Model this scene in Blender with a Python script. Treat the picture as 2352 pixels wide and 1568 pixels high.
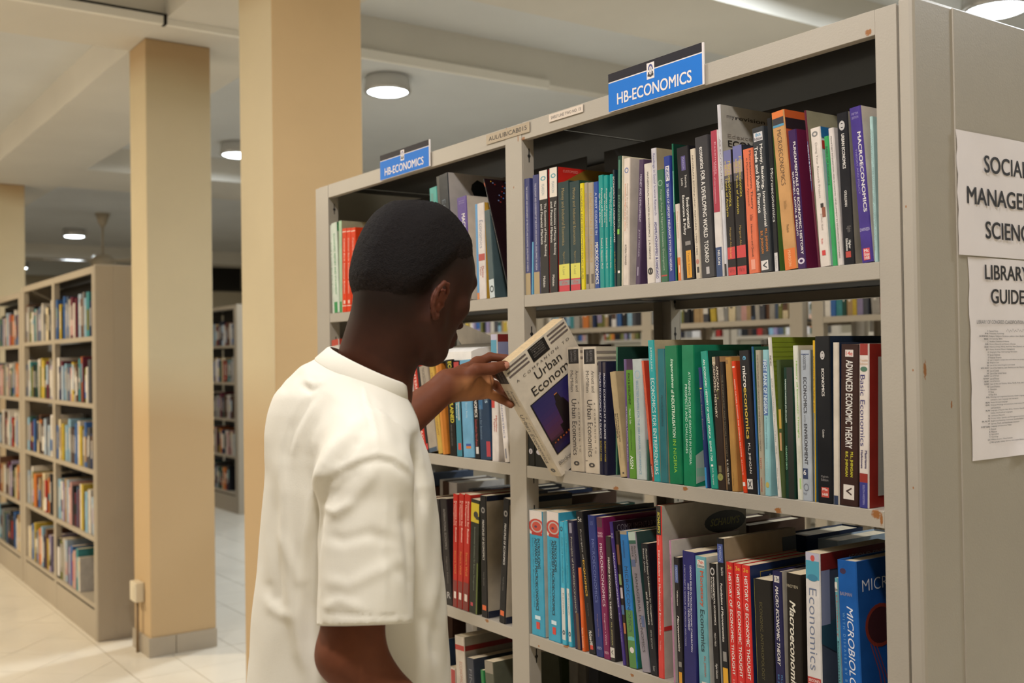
import bpy, bmesh, math, random
import numpy as np
from mathutils import Matrix, Vector, Euler
for _o in list(bpy.data.objects): bpy.data.objects.remove(_o)
SC = bpy.context.scene
COL = SC.collection
EYE = 1.48                       # camera height above the floor
# ---------------------------------------------------------------- camera
FPX = 2444.69
YAW, PIT, ROL = math.radians(35.32), math.radians(0.8113), math.radians(-0.8395)
Fv = np.array([-math.cos(YAW)*math.cos(PIT), math.sin(YAW)*math.cos(PIT), math.sin(PIT)])
r_ = np.array([math.sin(YAW), math.cos(YAW), 0.0]); u_ = np.cross(r_, Fv)
Rv = math.cos(ROL)*r_+math.sin(ROL)*u_; Uv = -math.sin(ROL)*r_+math.cos(ROL)*u_
cam_d = bpy.data.cameras.new('camera'); cam = bpy.data.objects.new('camera', cam_d); COL.objects.link(cam)
cam_d.sensor_width = 36.0; cam_d.lens = FPX/2352*36.0; cam_d.clip_end = 100; cam_d.clip_start = 0.05
Mx = Matrix(((Rv[0], Uv[0], -Fv[0], 0), (Rv[1], Uv[1], -Fv[1], 0), (Rv[2], Uv[2], -Fv[2], EYE), (0, 0, 0, 1)))
cam.matrix_world = Mx
cam_d.dof.use_dof = True; cam_d.dof.focus_distance = 1.85; cam_d.dof.aperture_fstop = 5.0
SC.camera = cam
# ---------------------------------------------------------------- view, world, lights
SC.view_settings.view_transform = 'Standard'; SC.view_settings.look = 'None'
SC.view_settings.gamma = 1.0; SC.view_settings.use_curve_mapping = False
SC.view_settings.exposure = 0.0
W = bpy.data.worlds.new('world'); SC.world = W; W.use_nodes = True
W.node_tree.nodes['Background'].inputs[0].default_value = (0.9, 0.95, 1.0, 1); W.node_tree.nodes['Background'].inputs[1].default_value = 0.3

def area(name, loc, target, sx, sy, power, col, spread=180):
    d = bpy.data.lights.new(name, 'AREA'); d.shape = 'RECTANGLE'; d.size = sx; d.size_y = sy
    d.energy = power; d.color = col; d.spread = math.radians(spread)
    o = bpy.data.objects.new(name, d); COL.objects.link(o); o.location = loc
    o.rotation_euler = (Vector(target)-Vector(loc)).to_track_quat('-Z', 'Y').to_euler()
    return o
# warm fill area lights added before unseen windows of the -y wall, left of frame
area('window_light', (-8.0, -4.35, 2.2), (-8.0, -0.6, 0.0), 5.0, 1.1, 90, (1.0, 0.86, 0.66))
area('window_light', (-1.2, -4.35, 1.9), (-1.4, 1.0, 1.3), 2.6, 1.5, 10, (1.0, 0.90, 0.80))

# ---------------------------------------------------------------- helpers
def ray(u, v): return (FPX*Fv+(u-1176)*Rv-(v-784)*Uv)/FPX
def pY(u, v, Y): d = ray(u, v); return d*(Y/d[1])
def pX(u, v, X): d = ray(u, v); return d*(X/d[0])
def pZ(u, v, Z): d = ray(u, v); return d*(Z/d[2])
def pD(u, v, t): return ray(u, v)*t
def WZ(p): return Vector((float(p[0]), float(p[1]), float(p[2])+EYE))
def lin(c): return c/12.92 if c <= 0.04045 else ((c+0.055)/1.055)**2.4
def hexc(h):
    h = h.lstrip('#'); return tuple(lin(int(h[i:i+2], 16)/255) for i in (0, 2, 4))
MATS = {}
def mat(key, col, rough=0.5, metal=0.0, noise=0.0, nscale=8.0, bump=0.0, bscale=200.0, coat=0.0, emit=None, estr=0.0, spec=0.5):
    if key in MATS: return MATS[key]
    if isinstance(col, str): col = hexc(col)
    m = bpy.data.materials.new(key); m.use_nodes = True; nt = m.node_tree; b = nt.nodes['Principled BSDF']
    b.inputs['Base Color'].default_value = (*col, 1); b.inputs['Roughness'].default_value = rough; b.inputs['Metallic'].default_value = metal
    b.inputs['Coat Weight'].default_value = coat; b.inputs['Coat Roughness'].default_value = 0.12
    b.inputs['Specular IOR Level'].default_value = spec
    if noise:
        g = nt.nodes.new('ShaderNodeNewGeometry'); n = nt.nodes.new('ShaderNodeTexNoise'); n.inputs['Scale'].default_value = nscale; n.inputs['Detail'].default_value = 5
        nt.links.new(g.outputs['Position'], n.inputs['Vector'])
        r = nt.nodes.new('ShaderNodeMapRange'); r.inputs[1].default_value = 0.3; r.inputs[2].default_value = 0.7
        r.inputs[3].default_value = 1-noise; r.inputs[4].default_value = 1+noise
        nt.links.new(n.outputs['Fac'], r.inputs[0])
        mx = nt.nodes.new('ShaderNodeVectorMath'); mx.operation = 'SCALE'; mx.inputs[0].default_value = col
        nt.links.new(r.outputs[0], mx.inputs['Scale']); nt.links.new(mx.outputs[0], b.inputs['Base Color'])
    if bump:
        n2 = nt.nodes.new('ShaderNodeTexNoise'); n2.inputs['Scale'].default_value = bscale; n2.inputs['Detail'].default_value = 3
        g2 = nt.nodes.new('ShaderNodeNewGeometry'); nt.links.new(g2.outputs['Position'], n2.inputs['Vector'])
        bp = nt.nodes.new('ShaderNodeBump'); bp.inputs['Strength'].default_value = bump; bp.inputs['Distance'].default_value = 0.002
        nt.links.new(n2.outputs['Fac'], bp.inputs['Height']); nt.links.new(bp.outputs[0], b.inputs['Normal'])
    if emit: b.inputs['Emission Color'].default_value = (*emit, 1); b.inputs['Emission Strength'].default_value = estr
    MATS[key] = m; return m
def bookmat(h, kind='gloss'):
    k = 'cover_'+h+kind
    return mat(k, h, rough={'gloss': 0.30, 'matte': 0.6}[kind], noise=0.10, nscale=35, coat=0.0, bump=0.12, bscale=60, spec=.18)
def inkmat(h): return mat('ink_'+h, h, rough=0.4)
PAGES = mat('paper_pages', '#cdbb9c', rough=0.9, noise=0.12, nscale=120)
def tag(o, label=None, cat=None, group=None, kind=None):
    if label: o['label'] = label
    if cat: o['category'] = cat
    if group: o['group'] = group
    if kind: o['kind'] = kind
    return o
def empty(name, loc=(0, 0, 0), parent=None):
    o = bpy.data.objects.new(name, None); o.empty_display_size = 0.05; COL.objects.link(o); o.location = loc
    if parent: o.parent = parent
    return o
def mesh(name, V, Fc, mats, parent=None, mi=None, smooth=False, loc=None):
    me = bpy.data.meshes.new(name); me.from_pydata([tuple(map(float, v)) for v in V], [], [tuple(f) for f in Fc])
    for m in (mats if isinstance(mats, (list, tuple)) else [mats]): me.materials.append(m)
    if mi is not None: me.polygons.foreach_set('material_index', mi)
    if smooth: me.polygons.foreach_set('use_smooth', [True]*len(me.polygons))
    me.update(); o = bpy.data.objects.new(name, me); COL.objects.link(o)
    if parent: o.parent = parent
    if loc is not None: o.location = loc
    return o
class MB:
    """collects shapes for one mesh"""
    def __init__(s): s.V = []; s.F = []; s.M = []
    def add(s, V, F, m=0):
        n = len(s.V); s.V += [tuple(v) for v in V]; s.F += [tuple(i+n for i in f) for f in F]; s.M += [m]*len(F); return s
    def box(s, a, b, m=0):
        x0, y0, z0 = a; x1, y1, z1 = b
        return s.add([(x0,y0,z0),(x1,y0,z0),(x1,y1,z0),(x0,y1,z0),(x0,y0,z1),(x1,y0,z1),(x1,y1,z1),(x0,y1,z1)],
                     [(0,3,2,1),(4,5,6,7),(0,1,5,4),(1,2,6,5),(2,3,7,6),(3,0,4,7)], m)
    def lathe(s, prof, c=(0,0,0), n=32, m=0, axis='z'):
        V = []; F = []
        for r, h in prof:
            for k in range(n):
                a = 2*math.pi*k/n; p = (r*math.cos(a), r*math.sin(a), h)
                V.append((c[0]+p[0], c[1]+p[1], c[2]+p[2]))
        for i in range(len(prof)-1):
            for k in range(n):
                F.append((i*n+k, i*n+(k+1)%n, (i+1)*n+(k+1)%n, (i+1)*n+k))
        return s.add(V, F, m)
    def tube(s, p0, p1, r, n=8, m=0):
        p0 = Vector(p0); p1 = Vector(p1); d = (p1-p0).normalized(); a = d.orthogonal().normalized(); b = d.cross(a); V = []
        for p in (p0, p1):
            for k in range(n): t = 2*math.pi*k/n; V.append(p+r*(a*math.cos(t)+b*math.sin(t)))
        F = [(k, (k+1) % n, n+(k+1) % n, n+k) for k in range(n)]+[tuple(range(n))[::-1], tuple(range(n, 2*n))]
        return s.add(V, F, m)
    def build(s, name, mats, parent=None, smooth=False, bevel=0, seg=2, loc=None):
        o = mesh(name, s.V, s.F, mats, parent, s.M, smooth, loc)
        if bevel:
            md = o.modifiers.new('bevel', 'BEVEL'); md.width = bevel; md.segments = seg; md.limit_method = 'ANGLE'; md.angle_limit = 0.6
        return o
def stamp(parent, child):
    child.parent = parent
# text as flat geometry, cached by string and style
TXT = {}
def text_geo(s, style=''):
    k = (s, style)
    if k in TXT: return TXT[k]
    c = bpy.data.curves.new('t', 'FONT'); c.body = s; c.size = 1.0; c.resolution_u = 4 if len(s) < 18 else 3; c.align_x = 'CENTER' if '\n' in s else 'LEFT'
    c.space_line = 0.95
    if 'i' in style: c.shear = 0.3
    if 'n' in style: c.offset = -0.012
    if 'w' in style: c.space_character = 1.7
    o = bpy.data.objects.new('t', c)
    me = bpy.data.meshes.new_from_object(o)
    V = np.zeros(len(me.vertices)*3); me.vertices.foreach_get('co', V); V = V.reshape(-1, 3)[:, :2]
    F = [tuple(p.vertices) for p in me.polygons]
    bpy.data.meshes.remove(me); bpy.data.objects.remove(o); bpy.data.curves.remove(c)
    Lh = np.zeros(len(V))
    if 'b' in style and len(V):
        n = len(V); V0, F0 = V, F; V = np.concatenate([V0+np.array(d) for d in ((-.016, -.010), (.016, .010), (-.016, .010), (.016, -.010))])
        F = [tuple(i+n*k for i in f) for k in range(4) for f in F0]; Lh = np.repeat(np.arange(4)*.000012, n)
    if len(V):
        mn = V.min(0); mx = V.max(0); asp = (mx-mn)[0]/max((mx-mn)[1], 1e-6); V = (V-mn)/np.maximum(mx-mn, 1e-6)
    else: asp = 1
    TXT[k] = (V, F, asp, Lh); return TXT[k]
# ---------------------------------------------------------------- room
YF = 1.33                                   # plane of the near shelving's front
def rust_steel(key, col, spots):
    """grey-beige shelf paint with rust where it has chipped (spots: world point, radius)"""
    m = mat(key, col, rough=0.42, noise=0.05, nscale=3.0, bump=0.10, bscale=350)
    nt = m.node_tree; b = nt.nodes['Principled BSDF']; src = b.inputs['Base Color'].links[0].from_socket
    g = nt.nodes.new('ShaderNodeNewGeometry'); acc = None
    nz = nt.nodes.new('ShaderNodeTexNoise'); nz.inputs['Scale'].default_value = 260; nz.inputs['Detail'].default_value = 4
    nt.links.new(g.outputs['Position'], nz.inputs['Vector'])
    for p, r in spots:
        s = nt.nodes.new('ShaderNodeVectorMath'); s.operation = 'SUBTRACT'; nt.links.new(g.outputs['Position'], s.inputs[0]); s.inputs[1].default_value = tuple(p)
        d = nt.nodes.new('ShaderNodeVectorMath'); d.operation = 'DIVIDE'; nt.links.new(s.outputs[0], d.inputs[0]); d.inputs[1].default_value = tuple(r)
        l = nt.nodes.new('ShaderNodeVectorMath'); l.operation = 'LENGTH'; nt.links.new(d.outputs[0], l.inputs[0])
        q = nt.nodes.new('ShaderNodeMath'); q.operation = 'SUBTRACT'; q.inputs[0].default_value = 1.0; nt.links.new(l.outputs['Value'], q.inputs[1])
        if acc is None: acc = q.outputs[0]
        else:
            a = nt.nodes.new('ShaderNodeMath'); a.operation = 'MAXIMUM'; nt.links.new(acc, a.inputs[0]); nt.links.new(q.outputs[0], a.inputs[1]); acc = a.outputs[0]
    ad = nt.nodes.new('ShaderNodeMath'); ad.operation = 'ADD'; nt.links.new(acc, ad.inputs[0]); nt.links.new(nz.outputs['Fac'], ad.inputs[1])
    mr = nt.nodes.new('ShaderNodeMapRange'); mr.inputs[1].default_value = 0.82; mr.inputs[2].default_value = 1.05; nt.links.new(ad.outputs[0], mr.inputs[0])
    gate = nt.nodes.new('ShaderNodeMath'); gate.operation = 'GREATER_THAN'; nt.links.new(acc, gate.inputs[0]); gate.inputs[1].default_value = 0.0
    mu = nt.nodes.new('ShaderNodeMath'); mu.operation = 'MULTIPLY'; nt.links.new(mr.outputs[0], mu.inputs[0]); nt.links.new(gate.outputs[0], mu.inputs[1])
    mx = nt.nodes.new('ShaderNodeMix'); mx.data_type = 'RGBA'; nt.links.new(mu.outputs[0], mx.inputs[0]); nt.links.new(src, mx.inputs[6]); mx.inputs[7].default_value = (0.30, 0.115, 0.03, 1)
    nt.links.new(mx.outputs[2], b.inputs['Base Color'])
    return m
def sp(u, v, Y=YF, ru=0.008, rv=0.006): return (WZ(pY(u, v, Y)), (ru, 0.02, rv))
SPOTS = [sp(1414, 1121, ru=.012, rv=.006), sp(1573, 1122, ru=.011, rv=.006), sp(1787, 1172, ru=.011, rv=.008), sp(2012, 1180, ru=.014, rv=.012), sp(2024, 1195, ru=.004, rv=.016),
         sp(1994, 74, ru=.010, rv=.008), sp(2122, 100, ru=.010, rv=.008), sp(2114, 392, ru=.004, rv=.028), sp(2124, 390, ru=.003, rv=.008), sp(2081, 474, ru=.002, rv=.003),
         sp(1192, 281, ru=.005, rv=.004), sp(1201, 318, ru=.010, rv=.006), sp(1163, 293, ru=.003, rv=.010), sp(1190, 318, ru=.003, rv=.012), sp(1299, 1484, ru=.014, rv=.006),
         sp(1237, 1484, ru=.005, rv=.004), sp(1478, 1540, ru=.012, rv=.006), sp(1451, 1550, ru=.008, rv=.005), sp(1118, 1425, ru=.012, rv=.006), sp(1286, 1082, ru=.006, rv=.005),
         (WZ(pX(2190, 930, -.886)), (.01, .004, .012)), (WZ(pX(2126, 850, -.888)), (.02, .006, .02)), sp(1180, 430, ru=.003, rv=.004), sp(2097, 850, ru=.002, rv=.003), sp(2098, 1120, ru=.002, rv=.003)]
STEEL = rust_steel('shelf_paint_grey_beige', '#aca395', SPOTS)
STEELD = mat('shelf_paint_far', '#a89c8a', rough=0.5, noise=0.05, nscale=2)
SHADEM = mat('shelf_underside_dark', '#2e2a26', rough=0.6, noise=0.1)  # dark tone puts the shade inside the shelves into the colour
SLOT = mat('slot_dark', '#1a1714', rough=0.8)
CEIL = mat('ceiling_paint', '#d9dbdb', rough=0.9, noise=0.05, nscale=1.2, bump=0.15, bscale=40)
BEAMM = mat('beam_paint', '#d8d4cb', rough=0.85, noise=0.05, nscale=1.5, bump=0.15, bscale=40)
def column_paint():
    m = mat('column_paint', '#cdbd9b', rough=0.75, noise=0.04, nscale=2.0, bump=0.25, bscale=45)
    nt = m.node_tree; b = nt.nodes['Principled BSDF']; src = b.inputs['Base Color'].links[0].from_socket
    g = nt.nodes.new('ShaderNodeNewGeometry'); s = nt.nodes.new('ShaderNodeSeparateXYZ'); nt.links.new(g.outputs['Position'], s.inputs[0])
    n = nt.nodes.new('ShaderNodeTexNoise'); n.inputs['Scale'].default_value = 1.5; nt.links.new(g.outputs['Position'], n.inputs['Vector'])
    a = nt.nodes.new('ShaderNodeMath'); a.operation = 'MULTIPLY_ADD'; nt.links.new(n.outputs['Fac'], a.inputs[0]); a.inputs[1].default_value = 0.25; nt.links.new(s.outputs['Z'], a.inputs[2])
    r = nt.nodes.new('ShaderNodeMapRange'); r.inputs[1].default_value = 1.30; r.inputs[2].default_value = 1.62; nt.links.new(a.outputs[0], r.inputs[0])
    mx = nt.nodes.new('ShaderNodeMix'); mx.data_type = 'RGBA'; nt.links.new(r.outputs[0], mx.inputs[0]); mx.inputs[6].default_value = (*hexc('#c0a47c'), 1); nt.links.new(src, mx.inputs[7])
    # darker tan band at the top
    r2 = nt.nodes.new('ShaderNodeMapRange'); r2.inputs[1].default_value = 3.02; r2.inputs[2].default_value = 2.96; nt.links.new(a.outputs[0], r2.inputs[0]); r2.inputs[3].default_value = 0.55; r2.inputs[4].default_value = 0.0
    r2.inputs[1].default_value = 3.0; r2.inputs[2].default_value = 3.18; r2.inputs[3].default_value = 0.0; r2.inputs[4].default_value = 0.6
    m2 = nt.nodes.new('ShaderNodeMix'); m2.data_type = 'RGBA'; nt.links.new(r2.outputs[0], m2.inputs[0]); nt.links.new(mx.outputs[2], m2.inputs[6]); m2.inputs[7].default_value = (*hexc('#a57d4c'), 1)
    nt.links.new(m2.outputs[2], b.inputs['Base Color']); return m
COLM = column_paint()
TILE = mat('floor_tile_glaze', '#dad2c3', rough=0.25, noise=0.05, nscale=2.5)
GROUT = mat('floor_grout', '#8f8069', rough=0.9, noise=0.1, nscale=10)
WALLM = mat('wall_paint_cream', '#c8bda4', rough=0.85, noise=0.04, nscale=1.0)
X0, X1, Y0, Y1, ZC = -24.0, 1.6, -4.5, 10.0, EYE+1.85
def struct(name, b, m, bevel=0, parent=None, smooth=False):
    o = b.build(name, m, parent, smooth, bevel)
    if parent is None: tag(o, kind='structure')
    return o
floor = struct('floor', MB().box((X0, Y0, -0.10), (X1, Y1, -0.004)), GROUT)
struct('ceiling', MB().box((X0, Y0, ZC), (X1, Y1, ZC+0.15)), CEIL)
struct('wall_back', MB().box((X0-.2, Y0, 0), (X0, Y1, ZC)), WALLM)
struct('wall_front', MB().box((X1, Y0, 0), (X1+.2, Y1, ZC)), WALLM)
struct('wall_right', MB().box((X0, Y1, 0), (X1, Y1+.2, ZC)), WALLM)
# unseen -y wall; window openings added to back the warm fill lights
wl = MB(); xs = [X0, -10.6, -5.4, -2.6, 0.2, X1]
wl.box((X0, Y0-.2, 0), (X1, Y0, 1.1)); wl.box((X0, Y0-.2, 2.7), (X1, Y0, ZC))
for a, b in ((X0, -10.6), (-5.4, -2.6), (0.2, X1)): wl.box((a, Y0-.2, 1.1), (b, Y0, 2.7))
struct('wall_left', wl, WALLM)
FRM = mat('window_frame_paint', '#8d8273', rough=0.5)
GLS = mat('window_glass', '#dfe6e6', rough=0.05); GLS.node_tree.nodes['Principled BSDF'].inputs['Transmission Weight'].default_value = 1.0
for k, (a, b) in enumerate(((-10.6, -5.4), (-2.6, 0.2))):
    wf = MB(); n = 4 if k == 0 else 2
    for i in range(n+1):
        x = a+(b-a)*i/n; wf.box((x-.025, Y0-.12, 1.1), (x+.025, Y0-.06, 2.7))
    wf.box((a, Y0-.12, 1.1), (b, Y0-.06, 1.15)); wf.box((a, Y0-.12, 2.65), (b, Y0-.06, 2.7))
    o = struct('window_%d' % (k+1), wf, FRM)
    for i in range(n):
        x = a+(b-a)*i/n; xx = a+(b-a)*(i+1)/n
        MB().box((x+.025, Y0-.095, 1.15), (xx-.025, Y0-.089, 2.65)).build('pane', GLS, o)
# ceiling beams
ZB = EYE+1.64
struct('trim_1', MB().box((X0, 1.60, ZB), (X1, 2.28, ZC+.01)), BEAMM)
for k, (a, b) in enumerate(((-5.72, -5.10), (-4.08, -3.46), (-10.5, -9.45), (-18.2, -17.6))):
    bb = MB(); bb.box((a, Y0, ZB+.002), (b, 1.60, ZC+.01)); bb.box((-5.20 if k == 0 else a, 2.28, ZB+.002), (b, Y1, ZC+.01))
    struct('trim_%d' % (k+2), bb, BEAMM)
# white cable trunking along the beam edge at x = -5.1
TRK = mat('trunking_plastic', '#f4f1ea', rough=0.5)
for (ya, yb, dx, lab) in ((-0.6, 1.585, 0.0, 'white cable trunking on the ceiling left of its dark joint'), (1.60, 3.9, 0.0, 'white cable trunking on the ceiling between the two big columns')):
    t = MB(); t.box((-5.10, ya, ZB-.030), (-5.072, yb, ZB+.02)); t.box((-5.072, ya, ZB+.010), (-5.067, min(yb, 2.3), ZB+.019), 1)
    o = t.build('cable_trunking', [TRK, SLOT]); tag(o, lab, 'trunking')
o = MB().box((-5.11, 1.586, ZB-.032), (-5.066, 1.599, ZB+.018)).build('trunking_joint', SLOT); tag(o, 'small dark joint where the two ceiling trunkings meet', 'joint')
# columns
def column(x0, x1, y0, y1, lab, skirt=True, warm=None):
    o = MB().box((x0, y0, 0), (x1, y1, ZB-.001)).build('column', COLM, None, False, 0.006)
    tag(o, lab, 'column')
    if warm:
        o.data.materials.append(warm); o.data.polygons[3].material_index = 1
    if skirt:
        sk = mat('skirting_tile', '#a99d8b', rough=0.4, noise=0.06, nscale=5); t = .012; h = .095
        for ya in (y0, y0+.125): 
            yb = min(y1, (y0+.122) if ya == y0 else y1+t)
            MB().box((x1+.0005, ya-(t if ya == y0 else 0), 0), (x1+t, yb, h)).build('skirting_tile', sk, o, False, .0015)
        for xa, xb in ((x0, x0+.17), (x0+.173, x1+.0005)):
            MB().box((xa, y0-t, 0), (xb, y0-.0005, h)).build('skirting_tile', sk, o, False, .0015)
    return o
colC = column(-5.712, -5.430, 1.602, 1.938, 'square yellow-beige column with socket box, behind the far bookcase end')
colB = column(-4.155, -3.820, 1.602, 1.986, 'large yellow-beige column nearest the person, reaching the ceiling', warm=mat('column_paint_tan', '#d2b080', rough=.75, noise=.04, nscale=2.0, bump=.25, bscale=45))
colA = column(-10.86, -10.54, 1.602, 2.005, 'distant yellow-beige column at the left edge above the far bookcases')
# socket box and conduit on column C
p = pY(318, 1357, 1.585); WP = mat('socket_plastic', '#d9cdb4', rough=0.45)
ob = MB().box((p[0]-.055, 1.556, p[2]+EYE-.05), (p[0]+.045, 1.6015, p[2]+EYE+.05)).build('socket_box', WP, None, False, .006, 3); tag(ob, 'cream plastic socket box low on the column by the far bookcase', 'socket box')
MB().box((p[0]-.035, 1.553, p[2]+EYE-.03), (p[0]+.025, 1.5565, p[2]+EYE+.03)).build('face_plate', WP, ob, False, .002)
ob = MB().tube((p[0]+.005, 1.577, p[2]+EYE-.051), (p[0]+.005, 1.577, 0.0), .008, 10).build('conduit_pipe', mat('conduit_grey', '#8a7355', rough=.6), None, True); tag(ob, 'thin pipe running from the socket box down to the floor', 'pipe')
# floor tiles: diagonal 30 cm tiles left of y=1.44, a strip, then square-laid tiles
rng = random.Random(5)
def clip_poly(P, y, keep_below=True):
    out = []
    for i in range(len(P)):
        a, b = P[i], P[(i+1) % len(P)]; ia = (a[1] <= y) == keep_below; ib = (b[1] <= y) == keep_below
        if ia: out.append(a)
        if ia != ib: t = (y-a[1])/(b[1]-a[1]); out.append((a[0]+t*(b[0]-a[0]), y))
    return out
tiles = []; S = 0.300; g = 0.003; r2 = math.sqrt(2)
for i in range(-70, 20):
    for j in range(-60, 20):
        # p=(x+y)/r2 , q=(x-y)/r2 cells
        p0 = -3.464+i*S; q0 = -4.96+j*S
        pts = []
        for (a, b) in ((g/2, g/2), (S-g/2, g/2), (S-g/2, S-g/2), (g/2, S-g/2)):
            pp = p0+a; qq = q0+b; pts.append(((pp+qq)/r2, (pp-qq)/r2))
        cx = sum(q[0] for q in pts)/4; cy = sum(q[1] for q in pts)/4
        if cx < -11.5 or cx > 1.0 or cy < -2.5 or cy > 1.7: continue
        P = clip_poly(pts, 1.4385)
        if len(P) >= 3: tiles.append((P[::-1] if False else P, cx, cy))
for i in range(-24, 3):
    for (ya, yb) in [(1.4415+g/2, 1.70)]+[(1.70+g+.30*k, 1.70+.30*(k+1)) for k in range(12)]:
        xa = i*.5-.1 if ya < 1.5 else None
        L = .5 if ya < 1.5 else .30
        for s in range(1 if ya < 1.5 else 2):
            xa = (i*.5-.1) if ya < 1.5 else (i*.6+.3*s)
            tiles.append(([(xa+g, ya), (xa+L, ya), (xa+L, yb), (xa+g, yb)], xa+L/2, (ya+yb)/2))
def vis(cx, cy):
    d = np.array([cx, cy, -EYE]); t = d@Fv
    if t < .3: return None
    u = 1176+FPX*(d@Rv)/t; v = 784-FPX*(d@Uv)/t
    if -60 < u < 640 and v < 1640 and (u < 290 or 290 <= u < 640) and t < 13: return t
    return None
scored = []
for T_ in tiles:
    t = vis(T_[1], T_[2]); scored.append((t if t else 1e9, T_))
scored.sort(key=lambda q: q[0])
rest = MB(); nt_ = 0
for t, (P, cx, cy) in scored:
    a2 = sum(P[k][0]*P[(k+1) % len(P)][1]-P[(k+1) % len(P)][0]*P[k][1] for k in range(len(P)))
    if a2 < 0: P = P[::-1]
    dz = rng.uniform(-.0006, .0004); n = len(P)
    V = [(x-cx, y-cy, -.004) for x, y in P]+[(x-cx, y-cy, dz) for x, y in P]
    F = [tuple(range(n, 2*n))]+[(k, (k+1) % n, n+(k+1) % n, n+k) for k in range(n)]
    if t < 1e8 and nt_ < 290:
        mesh('floor_tile', V, F, TILE, floor, loc=(cx, cy, 0)); nt_ += 1
    else: rest.add([(x+cx, y+cy, z) for x, y, z in V], F)
o = rest.build('floor_tile', TILE, floor); tag(o, kind='stuff')
# ---------------------------------------------------------------- lamps
CH = mat('lamp_body_white', '#c4c2bf', rough=0.22, metal=.5)
GLOW = mat('lamp_glow', '#ffffff', emit=(0.86, 0.95, 1.0), estr=14.0)
def lamp(x, y, lab, r=.15, power=60, tint=(0.86, 0.94, 1.0)):
    e = empty('ceiling_lamp', (x, y, ZC)); tag(e, lab, 'lamp', 'round surface-mounted ceiling lamps')
    MB().lathe([(0, -.001), (r*.93, -.001), (r*.98, -.02), (r*1.03, -.092), (r*.98, -.108), (r*.87, -.106), (r*.87, -.098)], n=36).build('housing', CH, e, True)
    MB().lathe([(r*.87, -.102), (r*.7, -.114), (r*.35, -.120), (0.0001, -.122)], n=36).build('diffuser', GLOW, e, True)
    for a in (.3, 2.4, 4.5):
        MB().lathe([(.0001, -.008), (.007, -.006), (.008, 0), (.007, .006), (.0001, .008)], (r*1.03*math.cos(a), r*1.03*math.sin(a), -.096), 8).build('clip', CH, e, True)
    d = bpy.data.lights.new('lamp_light', 'AREA'); d.shape = 'DISK'; d.size = r*1.7; d.energy = power; d.color = tint
    l = bpy.data.objects.new('lamp_light', d); COL.objects.link(l); l.parent = e; l.location = (0, 0, -.128)
lamp(-6.14, 3.38, 'round ceiling lamp just right of the largest column')
lamp(-8.70, 3.34, 'round ceiling lamp half hidden behind the left edge of the largest column', power=28)
lamp(-15.45, 3.57, 'round ceiling lamp far away left of the ceiling fan')
lamp(-21.0, 3.9, 'farthest round ceiling lamp, right of two small glows above far bookcase', power=20)
lamp(-22.8, 3.75, 'farthest round ceiling lamp, left of two small glows above far bookcase', power=20)
lamp(-3.0, 5.22, 'round ceiling lamp cut by the top right corner', r=.17)
lamp(-0.6, 0.25, 'round ceiling lamp over the aisle, out of the frame', power=42, tint=(1, .97, .96))
lamp(-3.0, 0.0, 'round ceiling lamp over the aisle left of the person, out of frame', power=30, tint=(1, .97, .94))
lamp(-2.9, 3.75, 'round ceiling lamp just above the top edge, over the near shelf', power=38)
lamp(-0.4, 3.6, 'round ceiling lamp behind the shelving, out of frame')
lamp(-9.5, -0.4, 'round ceiling lamp over the left aisle, out of frame', power=118, tint=(1, .85, .62))  # this warm lamp and the next are unseen, added to brighten the left
lamp(-6.9, -1.0, 'round ceiling lamp over the left aisle nearer the window, out of frame', power=118, tint=(1, .85, .62))
lamp(-12.0, 6.4, 'round ceiling lamp over the back aisle, hidden')
lamp(-5.5, 6.4, 'round ceiling lamp over the back aisle behind the shelving, hidden')
# ceiling fan
FM = mat('fan_enamel', '#b5a892', rough=.4)
f = empty('ceiling_fan', (-13.7, 3.5, ZC)); tag(f, 'cream ceiling fan hanging on a long rod far at left', 'fan')
MB().lathe([(.0001, 0), (.09, 0), (.05, -.12), (.02, -.17), (.0001, -.17)], n=20).build('canopy', FM, f, True)
MB().tube((0, 0, -.16), (0, 0, -.52), .014, 10).build('rod', FM, f, True)
MB().lathe([(.0001, -.50), (.10, -.52), (.15, -.57), (.15, -.64), (.09, -.69), (.0001, -.70)], n=24).build('motor', FM, f, True)
for k in range(3):
    a = .55+k*2*math.pi/3; c, s = math.cos(a), math.sin(a); V = []
    for r, w, tz in ((.12, .03, 0), (.25, .05, .008), (.7, .07, .012)):
        for sg, dz in ((-1, tz), (1, -tz)):
            for h in (0, .006): V.append((r*c-sg*w*s, r*s+sg*w*c, -.60+dz+h))
    F = []
    for i in range(2):
        b = 4*i; F += [(b, b+2, b+6, b+4), (b+1, b+5, b+7, b+3), (b, b+4, b+5, b+1), (b+2, b+3, b+7, b+6)]
    F += [(0, 1, 3, 2), (8, 10, 11, 9)]
    mesh('blade', V, F, FM, f)
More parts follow.
